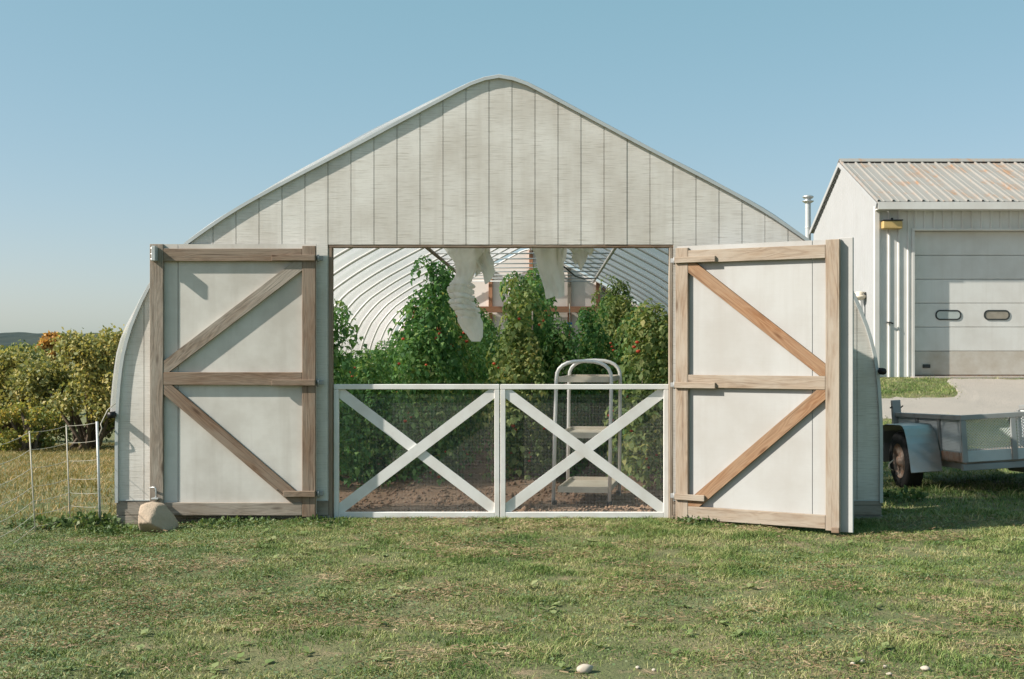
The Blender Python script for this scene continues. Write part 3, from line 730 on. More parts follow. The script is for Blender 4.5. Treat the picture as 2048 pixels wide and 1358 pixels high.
# ------------------------------------------------------------------ tomato plants
def tomato_meshes(seed, H, Rr, nleaf=200):
    rnd = random.Random(seed); v = []; f = []; bm = bmesh.new()
    stems = []
    for s_ in range(3):
        a = rnd.uniform(0, 2 * PI); pts = []
        hh = H * (1.0 if s_ == 0 else rnd.uniform(.7, 1.02))
        wob = [rnd.uniform(-2.2, 2.2) for _ in range(6)]
        for k in range(9):
            t_ = k / 8; pts.append(Vector((.10 * math.cos(a) * min(t_ * 3, 1) + .06 * wob[k % 6] * t_, .10 * math.sin(a) * min(t_ * 3, 1) + .06 * wob[(k + 3) % 6] * t_, hh * t_)))
        stems.append(pts); tube(bm, pts, [.011 * (1 - .6 * k / 8) for k in range(9)], 5)
    def leaflet(p, d, nrm, L, W):
        side = d.cross(nrm).normalized(); b = len(v)
        tip = p + d * L - nrm * L * .18; m1 = p + d * L * .45 + side * W + nrm * W * .35; m2 = p + d * L * .45 - side * W + nrm * W * .35; mid = p + d * L * .5
        v.extend((p, m1, tip, m2)); f.append((b, b + 1, b + 2, b + 3))
    for k in range(nleaf):
        st = rnd.choice(stems); t_ = rnd.random() ** .8; t_ = .06 + .94 * t_
        x = t_ * 8; i = min(int(x), 7); base = st[i].lerp(st[i + 1], x - i)
        a = rnd.uniform(0, 2 * PI); L = Rr * rnd.uniform(.55, 1.15) * (1 - .6 * max(0, t_ - .65) / .35)
        d = Vector((math.cos(a), math.sin(a), rnd.uniform(-.1, .7))).normalized()
        p = base.copy(); nseg = 5; step = L / nseg
        for q_ in range(nseg):
            d = (d + Vector((rnd.uniform(-.12, .12), rnd.uniform(-.12, .12), -.30 - .1 * q_))).normalized(); p = p + d * step
            side = d.cross(Vector((0, 0, 1)))
            if side.length < .1: side = Vector((1, 0, 0))
            side.normalize()
            for sg in (-1, 1):
                ld = (d * .5 + side * sg + Vector((rnd.uniform(-.3, .3), rnd.uniform(-.3, .3), rnd.uniform(-.75, .15)))).normalized()
                nr = (Vector((0, 0, 1)) + Vector((rnd.uniform(-.7, .7), rnd.uniform(-.7, .7), 0)))
                nr = (nr - ld * nr.dot(ld)).normalized(); z_ = rnd.uniform(.03, .078)
                leaflet(p, ld, nr, z_, z_ * .33)
        nr = (Vector((0, 0, 1)) - d * d.z).normalized() if abs(d.z) < .98 else Vector((1, 0, 0)); leaflet(p, d, nr, .09, .03)
    fm = mesh_np('foliage', np.array([tuple(q_) for q_ in v]), np.array(f), 4)
    return fm, bm_mesh('stem', bm, True)
variants = {}
for key, H, Rr in (('low', 1.66, .58), ('mid', 2.14, .60), ('tall', 2.55, .58)):
    variants[key] = []
    for k in range(4):
        fm, sm = tomato_meshes(hash(key) % 7 + 10 * k + len(key) if False else {'low': 1, 'mid': 2, 'tall': 3}[key] * 20 + k, H * (1 + .05 * (k - 1.5)), Rr, {'low': 300, 'mid': 390, 'tall': 430}[key])
        sm.materials.append(M['stem'])
        f2 = fm.copy(); fm.materials.append(M['tomato_leaf']); f2.materials.append(M['tomato_leaf_dry'])
        variants[key].append((fm, f2, sm, H))
bm = bmesh.new(); bmesh.ops.create_icosphere(bm, subdivisions=2, radius=1.0)
for vtx in bm.verts: vtx.co.z *= .82
tom_me = bm_mesh('tomato', bm, True); tom_me.materials.append(M['tomato'])
rnd = random.Random(5)
ORD = 'first second third fourth fifth sixth seventh eighth ninth tenth eleventh twelfth thirteenth fourteenth fifteenth sixteenth seventeenth eighteenth nineteenth twentieth twenty-first twenty-second twenty-third twenty-fourth twenty-fifth twenty-sixth twenty-seventh'.split()
ROWS = [('far left', -2.45, 13.15, 'low', 0, 'leftmost row'), ('left', -1.38, 13.5, 'mid', 0, 'second row from the left'), ('middle', -.25, 13.85, 'tall', 0, 'tall middle row'), ('right', .98, 13.35, 'mid', 1, 'row behind the cart'), ('far right', 2.1, 13.4, 'low', 1, 'rightmost row')]
for rname, x, y0, key, dry, phrase in ROWS:
    k = 0; y = y0
    while y < 28.3:
        fm, f2, sm, H = variants[key][rnd.randrange(4)]
        r_ = empty('tomato_plant', (x + rnd.uniform(-.06, .06), y, .06), rnd.uniform(0, 2 * PI))
        sz = rnd.uniform(.80, 1.08) * (1.05 if k == 0 else 1); r_.scale = (sz, sz, sz * rnd.uniform(.90, 1.12))
        if k == 0: lab = {'far left': 'low dark green tomato plant at the front, nearest the left door jamb', 'left': 'bushy tomato plant at the front of the second row, left of the hanging bundle', 'middle': 'tallest tomato plant at the front of the middle row', 'right': 'pale yellowing tomato plant directly behind the tubular cart', 'far right': 'low tomato plant at the front of the rightmost row, behind the jamb'}[rname]
        else: lab = ORD[k] + ' tomato plant from the front in the ' + phrase
        tag(r_, lab, 'tomato plant', 'tomato plants in the ' + phrase)
        link('foliage', f2 if (dry and rnd.random() < .8) or rnd.random() < .12 else fm, None, r_)
        link('stem', sm, None, r_)
        for q_ in range(6 if k < 4 else (3 if k < 8 else 0)):
            a = rnd.uniform(PI, 2 * PI) - r_.rotation_euler.z; rad = rnd.uniform(.18, .36)
            zz = rnd.uniform(.15, H * .86); cl = rnd.randrange(1, 4)
            for c_ in range(cl):
                o = link('tomato', tom_me, None, r_); s_ = rnd.uniform(.015, .026)
                o.location = (rad * math.cos(a) + rnd.uniform(-.05, .05), rad * math.sin(a) + rnd.uniform(-.05, .05), zz - .05 * c_); o.scale = (s_, s_, s_)
        y += rnd.uniform(.56, .72); k += 1
for (x, y, key, v_, lab) in ((.06, 14.45, 'mid', 1, 'leafy tomato plant leaning out of the middle row towards the cart'), (-1.95, 13.9, 'low', 0, 'low tomato plant filling the gap between the two left rows'), (.55, 15.0, 'mid', 3, 'tomato plant leaning into the narrow path behind the cart')):
    fm, f2, sm, H = variants[key][v_]; r_ = empty('tomato_plant', (x, y, .06), rnd.uniform(0, 6)); r_.scale = (.85, .85, .88)
    tag(r_, lab, 'tomato plant', 'tomato plants leaning into the paths'); link('foliage', fm, None, r_); link('stem', sm, None, r_)
# trellis posts of the rows and a blue clip
for i, (rname, x, y0, key, dry, phrase) in enumerate(ROWS):
    for j, yy_ in enumerate((y0 + .35, y0 + 3.4)):
        o = tube_obj('trellis_stake', [(0, 0, -.1), (0.02, 0, {'low': 1.2, 'mid': 1.6, 'tall': 1.9}[key])], .009, M['wood_grey'], None, 6); o.location = (x + .03, yy_, .05)
        tag(o, ('front' if j == 0 else 'rear') + ' grey stake inside the ' + phrase + ' of tomatoes', 'stake', 'trellis stakes')
tw = tube_obj('twine', [(0, 0, 0), (.01, .0, .5), (0, .01, .9)], .006, M['net'], None, 5); tw.location = P(1139, 760, 14.6)
tag(tw, 'pale twine hanging beside the middle tomato row with a blue clip', 'twine')
c_ = box('clip', (-.03, -.03, .58), (.03, .03, .68), M['twine_blue'], tw, .008)
cb = tube_obj('cable', [P(1122, 528, 19), P(1150, 552, 20), P(1168, 558, 21), P(1196, 556, 22)], .012, M['black'], None, 6)
tag(cb, 'black cable sagging below the roof ties', 'cable')

# ------------------------------------------------------------------ boulder at the left door
def rock(name, loc, s, seed, label, cat='rock', group=None, sub=4):
    bm = bmesh.new(); bmesh.ops.create_icosphere(bm, subdivisions=sub, radius=1.0); rnd_ = random.Random(seed)
    planes = [(Vector((rnd_.gauss(0, 1), rnd_.gauss(0, 1), rnd_.gauss(0, 1))).normalized(), rnd_.uniform(.66, .86)) for _ in range(12)]
    for vtx in bm.verts:
        p = vtx.co.copy()
        for n_, d_ in planes:
            e = p.dot(n_) - d_
            if e > 0: p -= n_ * e * .9
        nz_ = float(vn(p.x * 3 + seed, p.y * 3 + p.z * 2)) - .5
        p *= 1 + .10 * nz_ + .05 * (float(vn(p.x * 9 + p.z * 7, p.y * 9 + seed)) - .5)
        vtx.co = Vector((p.x * s[0], p.y * s[1], p.z * s[2]))
    o = link(name, bm_mesh(name, bm, True), M['rock']); o.location = loc; o.rotation_euler = (0, rnd_.uniform(-.2, .2), rnd_.uniform(0, 6))
    return tag(o, label, cat, group)
bo = rock('boulder', (-3.37, 10.60, .045), (.195, .17, .15), 12, 'tan boulder propping the left barn door open')
bo.rotation_euler = (.1, .25, .4)
for i, (px, py, s_) in enumerate(((1170, 1347, .036), (1275, 1340, .012), (1308, 1342, .011), (1500, 1352, .009), (1850, 1345, .02), (1722, 1333, .018), (1770, 1342, .012), (1706, 1338, .014), (1778, 1355, .015))):
    Y = CH * FPX / (py - 700); p = P(px, py, Y); p.z = hz(p.x, p.y) + s_ * .5
    st = rock('pebble', p, (s_ * 1.2, s_, s_ * .7), 30 + i, ['pale broken stone, largest at the bottom edge of the lawn', 'pale pebble nearest the largest stone, on its right', 'second pale pebble right of the largest stone', 'lone tiny pebble midway along the bottom of the lawn', 'rightmost pale pebble at the bottom of the lawn', 'upper pebble of the right hand cluster', 'middle pebble of the right hand cluster', 'leftmost pebble of the right hand cluster', 'lowest pebble of the right hand cluster'][i], 'stone', 'pale stones in the lawn', 2)
    if 'pebble_mat' not in M: M['pebble_mat'] = m_plain('pale_limestone', (.44, .39, .32), .85, 0, .12, 30)
    st.data.materials[0] = M['pebble_mat']

# ------------------------------------------------------------------ electric netting fence at the left
posts = [(-3.97, 10.95, .0, .93, .012), (-4.29, 11.0, .035, .88, .006), (-4.38, 10.45, .045, .86, .006), (-3.98, 8.3, .03, .85, .006), (-3.75, 6.3, .03, .85, .006)]
fz = [1.0, .83, .65, .47, .33, .20, .08]
FN = empty('net_fence', (-4.3, 10.8, hz(-4.3, 10.8))); tag(FN, 'white electric netting fence with thin leaning stakes at the left', 'fence')
FNI = Matrix.Translation(-FN.location)
tops = []
for i, (x, y, lean, h_, r_) in enumerate(posts):
    z0 = hz(x, y); a = Vector((x + lean, y, z0 - .05)); b = Vector((x - lean * .6 + (-.03 if i == 0 else .02), y, z0 + h_))
    o = tube_obj('post' if i == 0 else 'stake', [a, a.lerp(b, .5), b], r_, M['galv_dull'] if i == 0 else M['net'], FN, 8); o.matrix_parent_inverse = FNI
    tops.append((a, b))
for k, fr_ in enumerate(fz):
    bm = bmesh.new(); pts = []
    for i in range(len(tops) - 1):
        p, q_ = tops[i][0].lerp(tops[i][1], fr_ * .95 + .04), tops[i + 1][0].lerp(tops[i + 1][1], fr_ * .95 + .04)
        for u in range(6):
            t_ = u / 6; w = p.lerp(q_, t_); w.z -= .10 * t_ * (1 - t_) * (p - q_).length; pts.append(w)
    pts.append(q_)
    o = tube_obj('strand', pts, .0022, M['net'], FN, 5); o.matrix_parent_inverse = FNI
# the gate cord from the fence post to the greenhouse corner
top = tops[0][1]; cor = Vector((XL - .02, FY + .06, P(0, 803, FY).z))
hl = tube_obj('cord', [top + Vector((.01, 0, -.14)), top + Vector((.05, -.02, -.06)), top + Vector((.04, -.02, -.02)), top.lerp(cor, .45) + Vector((0, .03, .02)), top.lerp(cor, .62) + Vector((0, .04, .02)), cor], .005, M['net'], None, 6)
tag(hl, 'short frayed cord tied between fence post and greenhouse corner', 'cord')

# ------------------------------------------------------------------ garage
YG = 26.1; GXL = 6.87; GXR = 14.2; GZ0 = .93; SGa = FPX / YG
GA = empty('garage', ((GXL + GXR) / 2, YG + 3, GZ0)); tag(GA, 'white ribbed metal garage with rust streaked roof and overhead door', 'garage')
GAI = Matrix.Translation(-GA.location)
def ga(o): o.parent = GA; o.matrix_parent_inverse = GAI; return o
DXL, DXR, DZT = 7.672, 11.4, CH + (700 - 461) / SGa
ZE = 4.56
def roof_z(y): return ZE + .0 + (1.36 / 3.4) * min(y - (YG - .3), (YG + 6.5) - y)
def ribbed(bm, along, other, lo_f, hi_f, axis, out, pitch=.2, phase=0.0, dep=.026):
    """ribbed sheet along an axis: list of (u, depth)"""
    a, b = along; u = a; prof_ = [(a, 0)]
    k = 0
    while True:
        c = a + phase + k * pitch
        for du, dd in ((.0, 0), (.016, dep), (.042, dep), (.058, 0)):
            if a < c + du < b: prof_.append((c + du, dd))
        for du in (.10, .14):
            pass
        k += 1
        if c > b: break
    prof_.append((b, 0)); prev = None
    for (uu, dd) in prof_:
        if axis == 'x': l_ = bm.verts.new((uu, other - dd, lo_f(uu))); h_ = bm.verts.new((uu, other - dd, hi_f(uu)))
        else: l_ = bm.verts.new((other - dd, uu, lo_f(uu))); h_ = bm.verts.new((other - dd, uu, hi_f(uu)))
        if prev: bm.faces.new((prev[0], l_, h_, prev[1]) if axis == 'x' else (prev[0], prev[1], h_, l_))
        prev = (l_, h_)
bm = bmesh.new(); ribbed(bm, (GXL, DXL - .06), YG, lambda u: GZ0, lambda u: ZE - .02, 'x', -1, .2, .04)
ga(link('front_wall', bm_mesh('front_wall', bm), M['garage_paint']))
bm = bmesh.new(); ribbed(bm, (DXL - .06, DXR + .06), YG, lambda u: DZT + .04, lambda u: ZE - .02, 'x', -1, .2, .04)
ga(link('front_wall', bm_mesh('front_wall', bm), M['garage_paint']))
bm = bmesh.new(); ribbed(bm, (DXR + .06, GXR), YG, lambda u: GZ0, lambda u: ZE - .02, 'x', -1, .2, .04)
ga(link('front_wall', bm_mesh('front_wall', bm), M['garage_paint']))
bm = bmesh.new(); ys_ = [YG, YG + 3.1, YG + 6.2]
ribbed(bm, (YG, YG + 3.1), GXL, lambda u: GZ0, lambda u: roof_z(u) - .03, 'y', -1, .2, .05, .007)
ribbed(bm, (YG + 3.1, YG + 6.2), GXL, lambda u: GZ0, lambda u: roof_z(u) - .03, 'y', -1, .2, .05, .007)
ga(link('gable_wall', bm_mesh('gable_wall', bm), M['gable_paint']))
bm = bmesh.new(); prism(bm, [(GXR, y, z) for y, z in ((YG, GZ0), (YG + 6.2, GZ0), (YG + 6.2, ZE), (YG + 3.1, roof_z(YG + 3.1) - .05), (YG, ZE))], (.02, 0, 0))
ga(link('far_gable', bm_mesh('far_gable', bm), M['garage_paint']))
ga(box('rear_wall', (GXL + .03, YG + 6.2, GZ0), (GXR, YG + 6.22, ZE + .1), M['garage_paint']))
ga(box('corner_trim', (GXL - .045, YG - .045, GZ0), (GXL + .055, YG + .06, ZE - .03), M['garage_paint'], None, .004))
# roof sheets, each with its raised seam
pit = .31; rf = None; L_ = math.hypot(3.1 + .3 - .3 + .0, 1.42)
yr0, yr1, yr2 = YG - .3, YG + 3.1 - 0.0, YG + 6.5
xr0 = GXL - .06
n_r = int((GXR + .15 - xr0) / pit)
for back in (0, 1):
    ya = yr0 if not back else yr2; za = roof_z(ya) + .03; zr = roof_z(YG + 3.1) + .03
    sl = Vector((0, yr1 - ya, zr - za)); nrm = Vector((0, -(zr - za), (yr1 - ya))).normalized() if not back else Vector((0, (zr - za), -(yr1 - ya))).normalized()
    rf = ga(box('roof', (xr0, min(ya, yr1), 0), (xr0 + .01, max(ya, yr1) , .01), M['roof']))
    bpy.data.meshes.remove(rf.data)
    bm = bmesh.new()
    a = Vector((xr0 + .01, ya, za)); e = Vector((GXR + .1 - xr0, 0, 0))
    prism(bm, [a - nrm * .03, a - nrm * .03 + e, a - nrm * .03 + e + sl, a - nrm * .03 + sl], nrm * .025)
    rf = ga(link('roof', bm_mesh('roof', bm), M['roof']))
    bm = bmesh.new()
    sec = [(0, 0), (.010, .036), (.040, .036), (.05, 0), (.14, 0), (.15, .009), (.175, .009), (.185, 0), (pit, 0)]
    lo_ = [bm.verts.new(Vector((u, 0, 0)) + nrm * d_) for u, d_ in sec]; hi_ = [bm.verts.new(Vector((u, 0, 0)) + nrm * d_ + sl) for u, d_ in sec]
    for i in range(len(sec) - 1): bm.faces.new((lo_[i], lo_[i + 1], hi_[i + 1], hi_[i]))
    me = bm_mesh('roof_sheet', bm); me.materials.append(M['roof'])
    for i in range(n_r):
        o = link('roof_sheet', me, None, rf)
        o.location = (xr0 + i * pit, ya, za)
bm = bmesh.new(); zr_ = roof_z(yr1)
prism(bm, [(xr0, yr1 - .22, zr_ - .088 + .068), (xr0, yr1, zr_ + .074), (xr0, yr1 + .22, zr_ - .088 + .068), (xr0, yr1 + .22, zr_ - .088 + .080), (xr0, yr1, zr_ + .090), (xr0, yr1 - .22, zr_ - .088 + .080)], (GXR + .1 - xr0, 0, 0))
ga(link('ridge_cap', bm_mesh('ridge_cap', bm), M['roof']))
ga(box('fascia', (xr0 + .012, yr0 - .022, ZE - .13), (GXR + .1, yr0 - .0, ZE + .022), M['garage_paint']))
ga(box('soffit', (xr0 + .02, yr0 + .002, ZE - .13), (GXR + .1, YG - .03, ZE - .11), M['garage_paint']))
for ya, y1 in ((yr0, yr1), (yr2, yr1)):
    a = Vector((xr0 - .012, ya, roof_z(ya) - .055)); b = Vector((xr0 - .012, y1, roof_z(y1) - .055))
    ga(board('rake_trim', a, b, .10, .028, M['gable_paint'], None, up=(-1, 0, 0)))
# overhead door in a recess
for x0_, x1_ in ((DXL - .06, DXL), (DXR, DXR + .06)):
    ga(box('door_jamb', (x0_, YG - .028, GZ0), (x1_, YG + .24, DZT), M['garage_paint'], None, .004))
ga(box('door_header', (DXL - .06, YG - .028, DZT + .002), (DXR + .06, YG + .24, DZT + .05), M['garage_paint'], None, .004))
gd = ga(box('overhead_door', (DXL - .02, YG + .225, GZ0), (DXR + .02, YG + .245, DZT + .02), M['garage_paint']))
def gdp(o): o.parent = gd; o.matrix_parent_inverse = Matrix.Translation(-(gd.location)) @ GAI.inverted() @ GAI; return o
hsec = (DZT - GZ0 - .04) / 6
for k in range(6):
    z0_ = GZ0 + .04 + k * hsec; bm = bmesh.new()
    bbox(bm, (0, 0, 0), (DXR - DXL - .01, .03, hsec - .012), .004)
    o = link('door_section', bm_mesh('door_section', bm), M['dirty_door'] if k == 0 else M['garage_paint'])
    o.location = ((DXL + DXR) / 2, YG + .205, z0_ + hsec / 2); gdp(o)
gdp(box('bottom_seal', (DXL, YG + .19, GZ0 - .02), (DXR, YG + .22, GZ0 + .035), M['rusty']))
gdp(box('handle', (1853 * 0 + P(1853, 0, YG + .18).x - .08, YG + .165, P(0, 736, YG).z), (P(1853, 0, YG + .18).x + .08, YG + .188, P(0, 729, YG).z), M['dark_steel'], None, .006))
def oval(bm, cx, y, cz, w, h_, n=10):
    out = []; r_ = h_ * .92
    for sx_, sz_, a0 in ((1, 1, 0), (-1, 1, PI / 2), (-1, -1, PI), (1, -1, 3 * PI / 2)):
        for k in range(n):
            a = a0 + PI / 2 * k / (n - 1); out.append((cx + sx_ * (w - r_) + r_ * math.cos(a), y, cz + sz_ * (h_ - r_) + r_ * math.sin(a)))
    return out
for k, px in enumerate((1896.5, 1993.5, 2090.5, 2187)):
    cx = P(px, 0, YG + .19).x; cz = P(0, 630, YG + .19).z
    bm = bmesh.new(); pts = oval(bm, cx, YG + .189, cz, .275, .107); inn = oval(bm, cx, YG + .178, cz, .245, .08); n = len(pts)
    a = [bm.verts.new(p) for p in pts]; a2 = [bm.verts.new((p[0], YG + .178, p[2])) for p in pts]; b = [bm.verts.new(p) for p in inn]; b2 = [bm.verts.new((p[0], YG + .1885, p[2])) for p in inn]
    for i in range(n):
        j = (i + 1) % n
        if (Vector(pts[i]) - Vector(pts[j])).length < 1e-6: continue
        for A, B in ((a, a2), (a2, b), (b, b2)): bm.faces.new((A[i], A[j], B[j], B[i]))
    bmesh.ops.remove_doubles(bm, verts=bm.verts[:], dist=1e-5); bmesh.ops.recalc_face_normals(bm, faces=bm.faces[:])
    gdp(link('window_frame', bm_mesh('window_frame', bm), M['dark_steel']))
    bm = bmesh.new(); bm.faces.new([bm.verts.new((p[0], YG + .184, p[2])) for p in inn]); bmesh.ops.remove_doubles(bm, verts=bm.verts[:], dist=1e-5)
    gdp(link('window_pane', bm_mesh('window_pane', bm), M['pane'] if k == 0 else M['pane_dusty']))
ga(box('concrete_apron', (DXL - .1, YG - .3, GZ0 - .05), (DXR + .1, YG + .3, GZ0 + .012), M['gravel'], None, .01))
lat = ga(tube_obj('latch', [P(1773, 645, YG - .04), P(1781, 645, YG - .07), P(1786, 647, YG - .05)], .02, M['dark_steel'], None, 6))
# amber wall lamp
wl = empty('wall_lamp', P(1782, 450, YG - .03)); tag(wl, 'amber box lamp mounted under the garage eave', 'lamp')
box('housing', (-.21, -.17, -.095), (.20, .0, .075), M['lamp_amber'], wl, .02)
box('cap', (-.22, -.18, .077), (.21, .0, .1), M['dark_steel'], wl, .006)
tube_obj('sensor', [(0.0, -.08, .1), (0.0, -.08, .14)], .025, M['dark_steel'], wl, 8)
# metal flue behind the garage
fp = P(1616, 480, 32.5); zf = hz(fp.x, fp.y)
fl_ = empty('flue_pipe', (fp.x, fp.y, .93)); tag(fl_, 'galvanised flue pipe with ringed rain cap beside the garage', 'flue pipe')
def lathe(name, prof_, m_, parent, seg=16):
    bm = bmesh.new(); rg = [[bm.verts.new((r_ * math.cos(2 * PI * k / seg), r_ * math.sin(2 * PI * k / seg), z)) for k in range(seg)] for r_, z in prof_]
    for i in range(len(rg) - 1):
        for k in range(seg): bm.faces.new((rg[i][k], rg[i][(k + 1) % seg], rg[i + 1][(k + 1) % seg], rg[i + 1][k]))
    return link(name, bm_mesh(name, bm, True), m_, parent)
ztop = P(0, 390, 32.5).z - .93
lathe('pipe', [(.075, -.1), (.075, ztop - .19)], M['galv_dull'], fl_)
lathe('rain_cap', [(.075, ztop - .22), (.15, ztop - .17), (.155, ztop - .155), (.08, ztop - .14), (.08, ztop - .10), (.12, ztop - .09), (.12, ztop - .07), (.15, ztop - .06), (.14, ztop - .03), (.06, ztop), (.0, ztop + .005)], M['galv'], fl_)
lathe('band', [(.08, P(0, 455, 32.5).z - .95), (.085, P(0, 455, 32.5).z - .93), (.08, P(0, 455, 32.5).z - .91)], M['galv_dull'], fl_)
# small hooded vent pipe on the gable wall
vp = P(1734, 640, 27.0); vv = empty('vent_pipe', (GXL - .12, 27.0, 1.2)); tag(vv, 'short white vent pipe with brown cap on the garage side wall', 'vent pipe')
zz = P(0, 600, 27.0).z - 1.2
lathe('pipe', [(.06, -.3), (.06, zz)], M['white'], vv); lathe('cap', [(.06, zz), (.13, zz + .05), (.14, zz + .10), (.07, zz + .12), (.13, zz + .17), (.0, zz + .19)], M['beige_shelf'], vv)

# ------------------------------------------------------------------ utility trailer at the right
TR = empty('utility_trailer', (4.24, 12.62, .02)); tag(TR, 'grey mesh sided utility trailer with dented metal fender parked in shade', 'trailer')
TR.rotation_euler = Euler((R(-2.0), R(-3.2), R(3.5)), 'XYZ')
LT, WT = 1.95, 1.5
ZF, ZT = .335, .79
gp = M['grey_paint']
# top rails
board('top_rail', (0, -.02, ZT), (0, LT, ZT), .05, .05, gp, TR, up=(0, 0, 1)); board('top_rail', (-.024, -.02, ZT + .001), (WT, -.02, ZT + .001), .052, .05, gp, TR, up=(0, 0, 1))
board('top_rail', (WT, 0.01, ZT), (WT, LT, ZT), .05, .05, gp, TR, up=(0, 0, 1))
# posts
for x, y in ((0, 0), (.52, 0), (1.04, 0), (WT, 0), (0, .62), (0, 1.28), (WT, .62), (WT, 1.28)):
    board('post', (x, y - (.03 if y == 0 else 0), ZF), (x, y - (.03 if y == 0 else 0), ZT - .027), .055, .03, gp, TR, up=(0, -1, 0) if y == 0 else (-1, 0, 0))
board('tail_post', (0.0, LT + .01, ZF - .05), (.0, LT + .01, ZT + .17), .10, .06, gp, TR, up=(0, -1, 0)); board('tail_post', (WT, LT + .01, ZF - .05), (WT, LT + .01, ZT - .03), .10, .06, gp, TR, up=(0, -1, 0))
for x in (-.075, .055): tube_obj('hook', [(x, LT, ZT + .08), (x + .02, LT - .02, ZT + .10)], .008, M['dark_steel'], TR, 6)
# mesh panels, solid lower panels
def expanded(name, o_, ux_, L, z0, z1):
    bm = bmesh.new(); st = .030; ux_ = Vector(ux_); H = z1 - z0
    for k in np.arange(-H, L, st):
        for sg in (1, -1):
            a0, b0 = (k, z0), (k + H, z1)
            if sg < 0: a0, b0 = (k, z1), (k + H, z0)
            ta = max(0, (0 - a0[0]) / H) if a0[0] < 0 else 0; tb = min(1, (L - a0[0]) / H)
            if tb <= ta: continue
            A = (a0[0] + H * ta, a0[1] + (b0[1] - a0[1]) * ta); B = (a0[0] + H * tb, a0[1] + (b0[1] - a0[1]) * tb)
            tube(bm, [Vector(o_) + ux_ * A[0] + Vector((0, 0, A[1])), Vector(o_) + ux_ * B[0] + Vector((0, 0, B[1]))], .0052, 4, cap=False)
    return tag(link(name, bm_mesh(name, bm), M['galv_dull'], TR), kind='stuff')
expanded('mesh_panel', (0, -.012, 0), (1, 0, 0), WT, ZF + .12, ZT - .02)
expanded('mesh_panel', (0.012, 0, 0), (0, 1, 0), LT, ZF + .10, ZT - .02)
expanded('mesh_panel', (WT - .012, 0, 0), (0, 1, 0), LT, ZF + .10, ZT - .02)
for a, b in ((.03, .49), (.55, 1.01), (1.07, WT - .03)): box('kick_panel', (a, -.022, ZF), (b, -.008, ZF + .115), M['galv_dull'], TR, .003)
for a, b in ((.03, .59), (.65, 1.25), (1.31, LT - .05)): box('kick_panel', (-.012, a, ZF), (.004, b, ZF + .095), M['rusty'], TR, .003)
box('deck', (.02, 0, ZF - .02), (WT - .02, LT, ZF - .001), M['wood_grey'], TR)
box('frame_beam', (-.02, -.015, ZF - .085), (WT, .05, ZF - .022), gp, TR, .004)
for x in (.05, WT - .1): box('frame_beam', (x, .052, ZF - .085), (x + .05, LT, ZF - .022), gp, TR, .004)
box('tongue', (WT / 2 - .04, -1.2, ZF - .16), (WT / 2 + .04, .6, ZF - .087), gp, TR, .004)
tube_obj('axle', [(-.2, 1.05, .30), (WT + .2, 1.05, .30)], .03, M['dark_steel'], TR, 8)
for sx_ in (-1, 1):
    wx = -.235 if sx_ < 0 else WT + .235
    w_ = empty('wheel', (wx, 1.05, .315), 0, TR)
    def wl_(name, prof_, m_):
        bm = bmesh.new(); sg = 28
        rg = [[bm.verts.new((x, r_ * math.cos(2 * PI * k / sg), r_ * math.sin(2 * PI * k / sg))) for k in range(sg)] for r_, x in prof_]
        for i in range(len(rg) - 1):
            for k in range(sg): bm.faces.new((rg[i][k], rg[i][(k + 1) % sg], rg[i + 1][(k + 1) % sg], rg[i + 1][k]))
        bmesh.ops.recalc_face_normals(bm, faces=bm.faces[:]); return link(name, bm_mesh(name, bm, True), m_, w_)
    wl_('tyre', [(.19, .085 * sx_), (.27, .10 * sx_), (.305, .085 * sx_), (.315, .06 * sx_), (.315, -.06 * sx_), (.305, -.085 * sx_), (.27, -.10 * sx_), (.19, -.085 * sx_)], M['rubber'])
    wl_('rim', [(.19, .085 * sx_), (.175, .06 * sx_), (.12, .045 * sx_), (.06, .07 * sx_), (.045, .10 * sx_), (0.001, .105 * sx_)], M['rusty'])
    # folded fender: top, sloped front and back, open towards the outside
    bm = bmesh.new(); xa, xb = (-.36, -.035) if sx_ < 0 else (WT + .035, WT + .36)
    pr = [(.53, .22), (.545, .32), (.567, .42), (.60, .52), (.645, .61), (.70, .67), (.77, .705), (.86, .715), (1.28, .715), (1.38, .70), (1.45, .64), (1.52, .50), (1.56, .28)]
    for th in (0, 1):
        pass
    ring = []
    for (y, z) in pr:
        dn = .012 * math.sin(y * 9)
        ring.append([bm.verts.new((xa + dn, y, z)), bm.verts.new((xb, y, z)), bm.verts.new((xb, y + (.006 if y < 1 else -.006), z - .006)), bm.verts.new((xa + dn, y + (.006 if y < 1 else -.006), z - .006))])
    for i in range(len(ring) - 1):
        for k in range(4): bm.faces.new((ring[i][k], ring[i][(k + 1) % 4], ring[i + 1][(k + 1) % 4], ring[i + 1][k]))
    bm.faces.new(ring[0]); bm.faces.new(ring[-1][::-1]); bmesh.ops.recalc_face_normals(bm, faces=bm.faces[:])
    link('fender', bm_mesh('fender', bm, False), M['fender'], TR)
tube_obj('strap', [(-.40, .98, .33), (-.46, .95, .30), (-.47, .95, .25), (-.42, .96, .22)], .008, M['net'], TR, 6)

